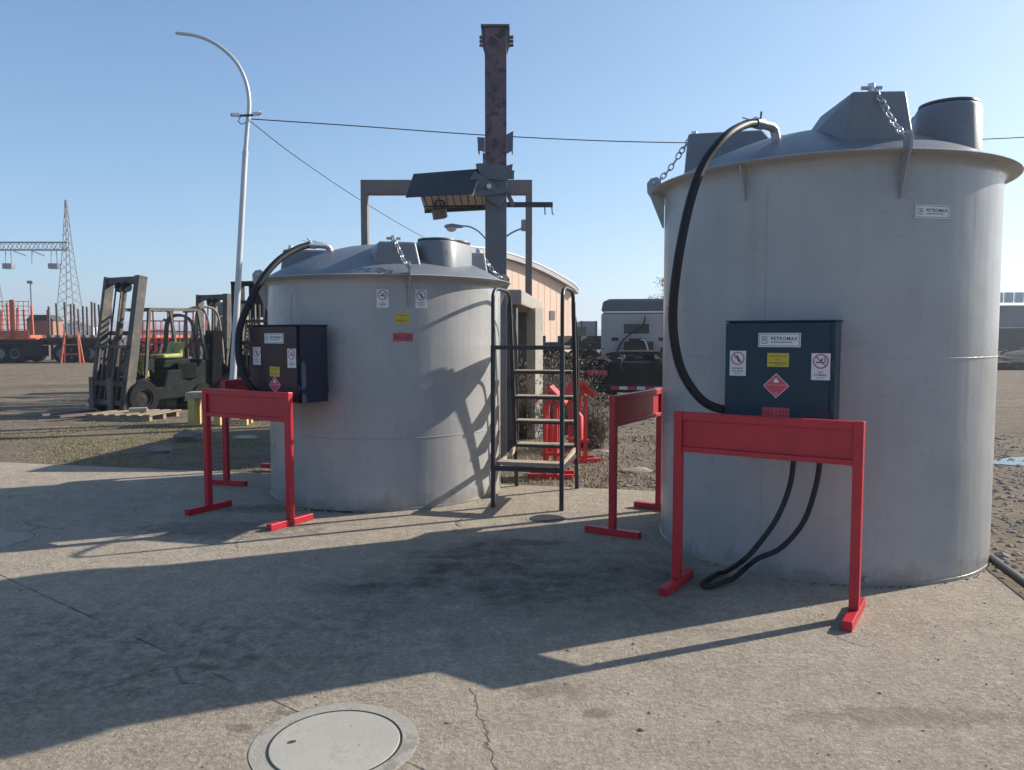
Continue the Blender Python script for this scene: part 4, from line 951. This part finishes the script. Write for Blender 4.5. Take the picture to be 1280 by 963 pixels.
# ------------------------------------------------------------------ log trailers far left
def trailer(label, x0, x1, Y, frame, stk, cage=None, n=6, hs=2.0):
    t = thing('log_trailer', label, 'trailer', ((x0 + x1) / 2, Y, -.03), R(3), 'log trailers parked across the yard')
    hl = (x1 - x0) / 2
    for s in (-1, 1): MB().span((-hl, s * .5 - .08, .95), (hl, s * .5 + .08, 1.25)).build('beam', M['trailerdark'], t)
    MB().span((-hl, -1.2, 1.26), (hl, 1.2, 1.34)).build('deck', frame, t)
    for k in range(4):
        x = -hl + 1.1 + k * (2 * hl - 2.2) / 3
        for s in (-1, 1): wheel(t, (x, s * 1.0, .5), .5, .42, rim=M['contgrey'])
    for k in range(n):
        x = -hl + .5 + k * (2 * hl - 1.0) / (n - 1)
        MB().span((x - .12, -1.22, 1.341), (x + .12, 1.22, 1.5)).build('bolster', stk, t)
        for s in (-1, 1): MB().bar((x, s * 1.17, 1.45), (x + rng.uniform(-.06, .06), s * 1.2, 1.45 + hs * rng.uniform(.8, 1.05)), .09, .09, (0, 1, 0)).build('stake', stk, t)
    MB().span((-hl + 3.2, -1.15, .35), (-hl + 4.8, -.4, .94)).build('toolbox', M['truckdark'], t)
    if cage:
        mb = MB()
        for k in range(14): mb.span((cage[0] + k * (cage[1] - cage[0]) / 13 - .015, -1.2, 1.5), (cage[0] + k * (cage[1] - cage[0]) / 13 + .015, -1.17, 3.35))
        for k in range(8): mb.span((cage[0], -1.21, 1.55 + k * .25), (cage[1], -1.185, 1.58 + k * .25))
        mb.build('mesh_screen', stk, t)
        for k in range(3):
            x = cage[0] + (cage[1] - cage[0]) * (k + .3) / 3; MB().span((x - .12, -1.3, 1.34), (x + .12, -1.22, 3.4)).build('screen_post', frame, t)
        MB().span((cage[0], -1.3, 1.35), (cage[1], -1.15, 1.75)).build('screen_rail', frame, t)
    return t
trailer('orange log trailer with a tall mesh screen at the far left', at(-60, 440, 42).x, at(44, 440, 42).x, 43, M['orange'], M['orange'], (-1.6, 2.0), 5, 1.7)
trailer('dark log trailer with rows of rusty stakes, beside the orange one', at(46, 440, 42).x, at(132, 440, 42).x, 43.5, M['trailerdark'], M['stake'], None, 7, 1.9)
trailer('brown log trailer seen between the forklifts', at(160, 440, 48).x, at(300, 440, 48).x, 49, M['brown'], M['orange'], None, 6, 1.6)
bx = thing('brown_crate', 'brown steel crate standing among the far stakes', 'crate', (at(51, 430, 46).x, 46.5, -.03), R(4))
MB().span((-.75, -.6, 1.4), (.75, .6, 2.35)).build('body', M['brown'], bx, None, .03); MB().prism([(-.8, 2.351), (.8, 2.351), (.5, 2.7), (-.5, 2.7)], -.62, .62, MX_).build('cover', M['trailerdark'], bx)
for s in (-1, 1): MB().span((s * .6 - .08, -.5, 0), (s * .6 + .08, .5, 1.399)).build('stand', M['trailerdark'], bx)
lg = thing('orange_trestle', 'small orange steel trestle in front of the dark trailer', 'trestle', (at(90, 440, 41).x, 41, -.03), R(20))
for s in (-1, 1):
    MB().bar((s * .45, -.5, 0), (s * .3, 0, 1.7), .08).build('leg', M['orange'], lg); MB().bar((s * .45, .5, 0), (s * .3, 0, 1.7), .08).build('leg', M['orange'], lg)
for z in (.5, 1.0, 1.45): MB().bar((-.42 + z * .07, -.5 + z * .29, z), (.42 - z * .07, -.5 + z * .29, z), .06).build('rung', M['orange'], lg)

# ------------------------------------------------------------------ power gantry
GY = 125
gt = thing('power_gantry', 'grey lattice power gantry with hanging boxes beyond the trailers', 'power gantry', (0, 0, 0))
def lattice(mb, sections, n, r):
    "square lattice mast through (centre, half width) sections"
    C4 = ((-1, -1), (1, -1), (1, 1), (-1, 1)); rows = []
    for (c0, w0), (c1, w1) in zip(sections, sections[1:]):
        k = max(1, int(n * (Vector(c1) - Vector(c0)).length / 22))
        for i in range(k): rows.append((Vector(c0).lerp(Vector(c1), i / k), w0 + (w1 - w0) * i / k))
    rows.append((Vector(sections[-1][0]), sections[-1][1]))
    for (a_, wa), (b_, wb) in zip(rows, rows[1:]):
        for q in range(4):
            x, y = C4[q]; x2, y2 = C4[(q + 1) % 4]
            mb.bar(a_ + Vector((x * wa, y * wa, 0)), b_ + Vector((x * wb, y * wb, 0)), r)
            mb.bar(a_ + Vector((x * wa, y * wa, 0)), b_ + Vector((x2 * wb, y2 * wb, 0)), r * .65)
for px in (88, -11):
    mb = MB(); gx = at(px, 400, GY).x; zt = at(px, 250, GY).z
    lattice(mb, [((gx, GY, 0), 1.75), ((gx, GY, at(px, 308, GY).z), .5), ((gx, GY, at(px, 275, GY).z), .26), ((gx, GY, zt), .10)], 18, .10); mb.build('lattice_tower', M['lattice'], gt)
mb = MB(); z0 = at(40, 308, GY).z; xa, xb = at(-11, 308, GY).x, at(86, 308, GY).x; n = 18
for s in (-1, 1):
    for zz in (-.6, .6): mb.bar((xa, GY + s * .5, z0 + zz), (xb, GY + s * .5, z0 + zz), .14)
    for i in range(n):
        x0, x1 = xa + (xb - xa) * i / n, xa + (xb - xa) * (i + 1) / n; mb.bar((x0, GY + s * .5, z0 - .6 if i % 2 else z0 + .6), (x1, GY + s * .5, z0 + .6 if i % 2 else z0 - .6), .09)
mb.build('lattice_beam', M['lattice'], gt)
for px in (11, 68):
    p = at(px, 333, GY); MB().box(p, (1.5, 1.0, .85)).build('hanging_box', M['contgrey'], gt)
    for s in (-.5, .5): MB().bar((p.x + s, GY, p.z + .42), (p.x + s * .8, GY, z0 - .6), .09).build('hanger', M['lattice'], gt)
cw = MB()
for px, d in ((25, 9), (48, 10)):
    p, q = at(px - 8, 314, GY), at(px + 8, 320, GY); cw.bar(p, q, .12)
cw.bar(at(40, 313, GY), at(40, 330, GY), .10); cw.build('insulator', M['lattice'], gt)
fp = thing('floodlight_pole', 'slim pole with a small lamp head, beside the lattice gantry', 'lamp post', (at(41, 420, 70).x, 70, 0))
MB().tube([(0, 0, 0), Vector((0, 0, at(41, 355, 70).z))], [.1, .07], 8).build('pole', M['lattice'], fp, 50)
MB().box((0, 0, at(41, 353, 70).z), (.5, .3, .25)).build('lamp_head', M['lattice'], fp)
# low sheds on the horizon, far banks and hills
for px, w, y, h, m_, lab in ((78, 5, 150, 4, 'contwhite', 'small white shed on the horizon below the lattice tower'), (104, 5, 140, 4, 'contwhite', 'low white shed on the horizon left of the nearest mast'), (205, 14, 160, 2.6, 'peach', 'long low tan wall on the horizon between the forklifts')):
    s = thing('distant_shed', lab, 'shed', (at(px, 415, y).x, y, 0)); hw_ = w
    MB().span((-hw_ / 2, -2, 0), (hw_ / 2, 2, h * .75)).build('wall', M[m_], s); MB().prism([(-hw_ / 2 - .2, h * .751), (hw_ / 2 + .2, h * .751), (0, h)], -2.2, 2.2, MX_).build('roof', M['roofgrey'], s)
mb = MB(); HY = 1350; nx = 160; vs = []; fs = []
for i in range(nx + 1):
    px = -300 + 1900 * i / nx; x = (px - 640) / FPX * HY
    hgt = 9 + 24 * math.exp(-((px - 140) / 75) ** 2) + 20 * math.exp(-((px - 290) / 60) ** 2) + 8 * math.exp(-((px - 600) / 220) ** 2) + 5 * mnoise.noise(Vector((px * .03, 1, 0))) + 2 * mnoise.noise(Vector((px * .12, 5, 0)))
    for k_, (dy, f) in enumerate(((0, 0), (120, .55), (260, 1), (420, .6))):
        vs.append((x * (1 + dy / HY), HY + dy, -1 + max(2, hgt) * f))
for i in range(nx):
    for k_ in range(3): o = i * 4 + k_; fs.append((o, o + 4, o + 5, o + 1))
struct(mb.add(vs, fs).build('hills', M['hill'], None, 60))

# ------------------------------------------------------------------ truck seen from behind
TX = at(798, 420, 25).x
tk = thing('truck_tractor', 'silver sleeper cab truck seen from behind, between the steps and tall tank', 'truck', (TX, 25, -.03), R(-9.2))
zc = at(798, 372, 25).z
W2 = 1.2; z0 = at(798, 448, 25).z; z1 = at(798, 390, 25).z
MB().span((-W2, 0, z0), (W2, 2.2, z1)).build('sleeper_cab', M['truckgrey'], tk, None, .08, 3)
MB().span((-W2 + .1, 2.25, .9), (W2 - .1, 4.6, 1.9)).build('hood', M['truckgrey'], tk, None, .1, 3)
zf = zc
MB().loft([[Vector((-W2, .0, z1 + .06)), Vector((W2, .0, z1 + .06)), Vector((W2, 2.1, z1 + .02)), Vector((-W2, 2.1, z1 + .02))], [Vector((-W2 + .05, .03, zf - .10)), Vector((W2 - .05, .03, zf - .10)), Vector((W2 - .1, 1.9, zf - .2)), Vector((-W2 + .1, 1.9, zf - .2))], [Vector((-W2 + .25, .15, zf)), Vector((W2 - .25, .15, zf)), Vector((W2 - .4, 1.6, zf - .15)), Vector((-W2 + .4, 1.6, zf - .15))]]).build('roof_fairing', M['fairing'], tk, None, .04)
MB().span((-W2 + .1, -.015, z1 + .0), (W2 - .1, .02, z1 + .055)).build('roof_gap', M['roofwhite'], tk)
def tz(py): return at(798, py, 25).z
MB().span((-.46, -.03, tz(416)), (.34, .01, tz(404))).build('rear_window', M['glassdark'], tk, None, .02)
for x in (-.75, .75): MB().span((x - .11, -.025, tz(425)), (x + .11, .01, tz(421))).build('marker', M['truckdark'], tk)
rb = MB()
for k in range(9): rb.span((-W2 + .15 + k * .26, -.012, z0 + .1), (-W2 + .18 + k * .26, .005, z1 - .3))
rb.span((-W2 + .1, -.014, z1 - .27), (W2 - .1, .004, z1 - .23)); rb.build('panel_rib', M['truckgrey'], tk)
MB().span((-.45, -.45, z0 - .05), (.48, -.03, tz(426))).span((-.3, -.5, tz(426)), (.2, -.1, tz(422))).build('machinery_box', M['truckdark'], tk, None, .03)
for x in (-.72, .75): MB().span((x - .17, -.4, z0 - .05), (x + .17, -.03, tz(439))).build('step_box', M['truckdark'], tk, None, .02)
MB().tube(curve([(.2, -.05, tz(395)), (.15, -.2, tz(405)), (-.1, -.3, tz(412)), (-.5, -.2, tz(425)), (-.7, -.1, tz(440))], 24), .025, 6).build('air_hose', M['tyre'], tk)
MB().tube(curve([(.0, -.4, tz(424)), (.2, -.6, tz(425)), (.3, -.6, tz(440)), (.1, -.7, tz(446))], 24), .025, 6).build('air_hose', M['contwhite'], tk)
for s in (-1, 1): MB().span((s * .42 - .05, -8.1, .75), (s * .42 + .05, 2.0, 1.0)).build('chassis_rail', M['truckdark'], tk)
MB().prism([(-.5, -6.6), (.5, -6.6), (.5, -5.6), (.12, -5.3), (-.12, -5.3), (-.5, -5.6)], 1.05, 1.13).build('fifth_wheel', M['truckdark'], tk)
for y in (-7.2, -5.9):
    for s in (-1, 1): wheel(tk, (s * .88, y, .5), .5, .52, rim=M['truckdark'])
for s in (-1, 1): wheel(tk, (s * 1.05, 3.6, .52), .52, .3, rim=M['contgrey'])
MB().span((-1.12, -8.28, .30), (1.12, -8.2, .43)).build('rear_bumper', M['truckdark'], tk)
for k in range(9):
    x = -.60 + k * .19; o = MB().span((x, -8.292, .33), (x + .18, -8.282, .40)).build('reflector', M['contwhite' if k % 2 else 'red'], tk)
for s in (-1, 1):
    MB().span((s * .80 - .34, -8.10, .08), (s * .80 + .34, -8.07, .76)).build('mud_flap', M['tyre'], tk)
    MB().span((s * .90 - .22, -8.18, .64), (s * .90 + .22, -8.11, .74)).build('tail_light', M['red'], tk)
for y in (-7.75, -6.55, -5.2): MB().span((-.62, y, .22), (.62, y + .22, .92)).build('axle_housing', M['truckdark'], tk, None, .04)
rm = random.Random(4)
for k in range(22):
    x = rm.uniform(-1.0, 1.0); y = rm.uniform(-8.0, -2.0)
    MB().box((x, y, rm.uniform(.7, 1.05)), (rm.uniform(.1, .5), rm.uniform(.1, .5), rm.uniform(.06, .3)), Matrix.Rotation(rm.uniform(-.3, .3), 3, 'Y')).build('suspension_block', M['truckdark'], tk)
# dark flatbed left of the truck, containers and boxes
fb = thing('flatbed_trailer', 'dark flatbed trailer parked left of the silver truck', 'trailer', (at(690, 440, 28).x - .3, 28.5, -.03), R(6))
MB().span((-2.3, -1.2, 1.0), (2.3, 1.2, 1.25)).build('deck', M['trailerdark'], fb)
for x in (.4, 1.5):
    for s in (-1, 1): wheel(fb, (x, s * 1.0, .5), .5, .4, rim=M['stake'])
for k in range(10): MB().box((rm.uniform(-1.5, 2.2), rm.uniform(-1, 1), 1.25 + .12), (rm.uniform(.3, 1.1), rm.uniform(.2, .5), .23), Matrix.Rotation(rm.uniform(-.5, .5), 3, 'Z')).build('loose_load', M['trailerdark' if k % 2 else 'stake'], fb)
def container(label, px, Y, w, h, l, mat, rz=0, z=0):
    t = thing('shipping_container', label, 'container', (at(px, 420, Y).x, Y, z - .03), rz)
    MB().span((-w / 2, 0, .1), (w / 2, l, h)).build('body', mat, t)
    mb = MB(); n = int(w / .28)
    for k in range(n): mb.span((-w / 2 + .1 + k * .28, -.03, .2), (-w / 2 + .22 + k * .28, -.002, h - .1))
    mb.build('corrugation', mat, t)
    for x in (-w / 2 + .06, w / 2 - .06): MB().span((x - .08, -.06, 0), (x + .08, .06, h + .02)).build('corner_post', M['trailerdark'], t)
    return t
container('grey container standing far off left of the silver truck', 736, 62, 1.3, 2.6, 6, M['contgrey'])
container('dark container half behind the handrail of the steps', 722, 58, 1.2, 2.1, 6, M['trailerdark'])
container('dull grey container on the ground at the right edge', 1300, 66, 9.5, 2.1, 2.4, M['trailerdark'], R(-4))
for px, Y, w_, lab in ((1252, 34, 1.5, 'dark low earth mound in the yard, next to the tall tank'), (1292, 36, 2.2, 'dark low earth mound in the yard at the right edge'), (1275, 47, 1.8, 'dark scrub heap in front of the far containers')):
    lump('earth_mound', lab, 'mound', Vector((at(px, 430, Y).x, Y, .0)), w_ * .55, M['mound'], .7)
container('pale container stacked highest at the right edge', 1303, 66.3, 8.8, 2.0, 2.2, M['contgrey'], R(-4), 2.03)
for k, px in enumerate((1253, 1266, 1279)):
    p = at(px, 389, 66.1)
    o = MB().span((p.x - .35, 65.5, 2.95), (p.x + .32, 65.9, 3.85)).build('white_bale', M['contwhite'], None, None, .08)
    o.location.z = 1.28; o.location.y = 1.0
    tag(o, 'white wrapped bale on the far containers, ' + ('beside the tall tank' if k == 0 else 'middle of three' if k == 1 else 'at the picture edge'), 'bale', 'white bales on the far containers')

# ------------------------------------------------------------------ plants
def shrub(label, p, r, h, n, seed, leaf=False):
    rr = random.Random(seed); t = thing('dry_shrub', label, 'shrub', (p.x, p.y, -.03), 0, 'dry shrubs behind the steps')
    mb = MB()
    for k in range(n):
        a = rr.uniform(0, 6.28); rad = r * math.sqrt(rr.random()) * .6; b_ = Vector((rad * math.cos(a), rad * math.sin(a), 0))
        d = Vector((rr.gauss(0, .35), rr.gauss(0, .35), 1)).normalized(); l = h * rr.uniform(.5, 1.05); q = b_ + d * l * .6; e = q + (d + Vector((rr.gauss(0, .4), rr.gauss(0, .4), 0))).normalized() * l * .4
        mb.tube([b_, q, e], [.007, .005, .002], 3)
        for m_ in range(6):
            f = rr.uniform(.3, 1); s_ = b_.lerp(q, f); e2 = s_ + Vector((rr.gauss(0, .5), rr.gauss(0, .5), rr.uniform(.1, .9))).normalized() * l * rr.uniform(.12, .3)
            mb.tube([s_, e2], [.004, .0015], 3)
    mb.build('twigs', M['twig'], t)
    lf = MB()
    for k in range(n * 9):
        a = rr.uniform(0, 6.28); rad = r * math.sqrt(rr.random()); z = h * rr.uniform(.08, 1) ; c = Vector((rad * math.cos(a), rad * math.sin(a), z)); s_ = rr.uniform(.012, .03)
        ax = Vector((rr.gauss(0, 1), rr.gauss(0, 1), rr.gauss(0, 1))).normalized(); bx_ = ax.orthogonal().normalized()
        lf.add([c - ax * s_, c + bx_ * s_ * .5, c + ax * s_, c - bx_ * s_ * .5], [(0, 1, 2, 3)])
    lf.build('dead_leaves', M['twig'], t)
for i, (px, Y, r, h, lab) in enumerate(((660, 11.6, .5, 1.0, 'dry brown shrub right beside the concrete shelter'), (684, 12.3, .6, 1.25, 'dry brown shrub behind the red stands'), (708, 11.9, .35, .85, 'dry brown shrub between the red stands and truck'), (738, 10.4, .3, .75, 'thin dry shrub right of the steps'), (700, 14.5, .9, 1.35, 'tall dry shrub below the peach shed'))):
    shrub(lab, Vector((at(px, 500, Y).x, Y, 0)), r, h, 110, 30 + i)
def blades(name, label, cat, mat, area, n, hmin, hmax, seed, mask=None):
    rr = random.Random(seed); mb = MB()
    for k in range(n):
        x, y = rr.uniform(area[0], area[1]), rr.uniform(area[2], area[3])
        v = mnoise.noise(Vector((x * .8, y * .8, seed))) + .5 * mnoise.noise(Vector((x * 2.7, y * 2.7, seed)))
        if v < rr.uniform(-.25, .45): continue
        if mask and not mask(x, y): continue
        h = rr.uniform(hmin, hmax); a = rr.uniform(0, 6.28); w = .006 + h * .05; l = Vector((rr.gauss(0, .5), rr.gauss(0, .5), 1)).normalized() * h
        b_ = Vector((x, y, -.032)); s_ = Vector((math.cos(a), math.sin(a), 0)) * w
        mb.add([b_ - s_, b_ + s_, b_ + l], [(0, 1, 2)])
    tag(mb.build(name, mat), label, cat, kind='stuff')
def beyond(x, y): return (x - corner.x) * -uy + (y - corner.y) * ux > .04
blades('turf', 'patchy short green grass beyond the concrete at left', 'grass', M['grass'], (-8.5, -2.2, 8.6, 13.8), 34000, .008, .032, 2, beyond)
blades('dry_turf', 'dry yellow grass around the shelter and the red stands', 'grass', M['drygrass'], (-.4, 2.4, 7.2, 11.6), 6500, .015, .06, 3, beyond)
tr = thing('leafy_tree', 'dark leafy tree showing between the truck and tall tank', 'tree', (at(842, 420, 45).x, 45, 0))
rr = random.Random(9); zt = at(842, 336, 45).z
MB().tube([(0, 0, 0), (.1, 0, 1.6), (.0, .1, 3.2), (.2, 0, 4.2)], [.22, .18, .13, .05], 10).build('trunk', M['bark'], tr, 60)
bl = MB(); tips = []
for k in range(26):
    a = rr.uniform(0, 6.28); s0_ = Vector((.05, .05, rr.uniform(1.8, 3.8))); e = s0_ + Vector((math.cos(a) * rr.uniform(.6, 1.7), math.sin(a) * rr.uniform(.6, 1.6), rr.uniform(.1, 1.5))); e.z = min(e.z, zt - .1); bl.tube([s0_, s0_.lerp(e, .5) + Vector((0, 0, .12)), e], [.05, .03, .01], 5); tips += [e, s0_.lerp(e, .7)]
bl.build('branches', M['bark'], tr)
lf = MB()
for c in tips:
    for k in range(85):
        p = c + Vector((rr.gauss(0, .20), rr.gauss(0, .20), rr.gauss(0, .14))); s_ = rr.uniform(.03, .065); ax = Vector((rr.gauss(0, 1), rr.gauss(0, 1), rr.gauss(0, .6))).normalized(); bx_ = ax.orthogonal().normalized()
        lf.add([p - ax * s_, p + bx_ * s_ * .55, p + ax * s_, p - bx_ * s_ * .55], [(0, 1, 2, 3)])
lf.build('crown', M['leaf'], tr)

# ------------------------------------------------------------------ gravel and puddle
mb = MB(); rr = random.Random(21)
for k in range(9000):
    y = rr.uniform(4.4, 14) ; x = rr.uniform(.6, 7.5) if k % 3 else rr.uniform(3.1, 6.5)
    if not beyond(x, y) and not ((x - corner.x) * ux + (y - corner.y) * uy > .06): continue
    pebble(mb, (x, y, -.03), abs(rr.gauss(0, .014)) + .006, rr)
for k in range(3000):
    x, y = rr.uniform(-9, -2.5), rr.uniform(8.4, 15)
    if not beyond(x, y): continue
    pebble(mb, (x, y, -.03), abs(rr.gauss(0, .008)) + .004, rr)
tag(mb.build('gravel', M['rock']), 'loose gravel and stones on the dirt yard', 'gravel', kind='stuff')
pts = []
for k in range(40):
    a = 2 * math.pi * k / 40; e = 1 + .3 * mnoise.noise(Vector((math.cos(a) * 1.5, math.sin(a) * 1.5, 2))); pts.append((7.0 + 1.35 * e * math.cos(a), 9.15 + .40 * e * math.sin(a), -.022))
struct(MB().add(pts, [tuple(range(40))]).build('puddle', M['water']))

# ------------------------------------------------------------------ light, sky, camera
SUN_AZ = math.atan2(.386, .92); SUN_EL = R(27)          # towards the right and beyond
d = Vector((math.cos(SUN_AZ) * math.cos(SUN_EL), math.sin(SUN_AZ) * math.cos(SUN_EL), math.sin(SUN_EL)))
su = bpy.data.lights.new('sun', 'SUN'); su.energy = 4.2; su.angle = R(.53); su.color = (1, .93, .82)
so = bpy.data.objects.new('sun', su); COL.objects.link(so); so.rotation_euler = d.to_track_quat('Z', 'Y').to_euler(); so.location = (20, 10, 15)
w = bpy.data.worlds.new('World'); sc.world = w; w.use_nodes = True; nt = w.node_tree
sky = nt.nodes.new('ShaderNodeTexSky'); sky.sky_type = 'NISHITA'; sky.sun_disc = False; sky.sun_elevation = SUN_EL
sky.sun_rotation = math.pi / 2 - SUN_AZ; sky.air_density = .7; sky.dust_density = 1.0; sky.ozone_density = 3.4
# soft shoulder on the very bright part of the sky: c / (1 + k c)
sh = nt.nodes.new('ShaderNodeVectorMath'); sh.operation = 'MULTIPLY_ADD'; sh.inputs[1].default_value = (.117,) * 3; sh.inputs[2].default_value = (1,) * 3
dv = nt.nodes.new('ShaderNodeVectorMath'); dv.operation = 'DIVIDE'
nt.links.new(sky.outputs[0], sh.inputs[0]); nt.links.new(sky.outputs[0], dv.inputs[0]); nt.links.new(sh.outputs[0], dv.inputs[1])
wb = nt.nodes.new('ShaderNodeVectorMath'); wb.operation = 'MULTIPLY'; wb.inputs[1].default_value = (.87, 1.0, 1.06)
nt.links.new(dv.outputs[0], wb.inputs[0]); nt.links.new(wb.outputs[0], nt.nodes['Background'].inputs[0]); nt.nodes['Background'].inputs[1].default_value = .144
hz = MB().span((-2300, -2300, -1.03), (2300, 2300, 40)).build('haze', None)
tag(hz, None, None, None, 'stuff')
hm = bpy.data.materials.new('air'); hm.use_nodes = True; ht = hm.node_tree; ht.nodes.clear()
ho = ht.nodes.new('ShaderNodeOutputMaterial'); hv = ht.nodes.new('ShaderNodeVolumePrincipled')
hv.inputs['Color'].default_value = (.86, .92, 1, 1); hv.inputs['Density'].default_value = .001; hv.inputs['Anisotropy'].default_value = .3
ht.links.new(hv.outputs[0], ho.inputs['Volume']); hz.data.materials.append(hm)
cam = bpy.data.cameras.new('camera'); co = bpy.data.objects.new('camera', cam); COL.objects.link(co)
co.location = (0, 0, EYE); co.rotation_euler = (math.pi / 2 - PITCH, 0, 0)
cam.sensor_fit = 'HORIZONTAL'; cam.sensor_width = 36; cam.lens = 36 * FPX / 1280; cam.clip_start = .05; cam.clip_end = 9000
sc.camera = co
sc.render.engine = 'CYCLES'
vs_ = sc.view_settings; vs_.view_transform = 'Standard'; vs_.look = 'None'; vs_.exposure = .95; vs_.gamma = 1; vs_.use_curve_mapping = False
sc.cycles.use_denoising = True; sc.cycles.max_bounces = 8
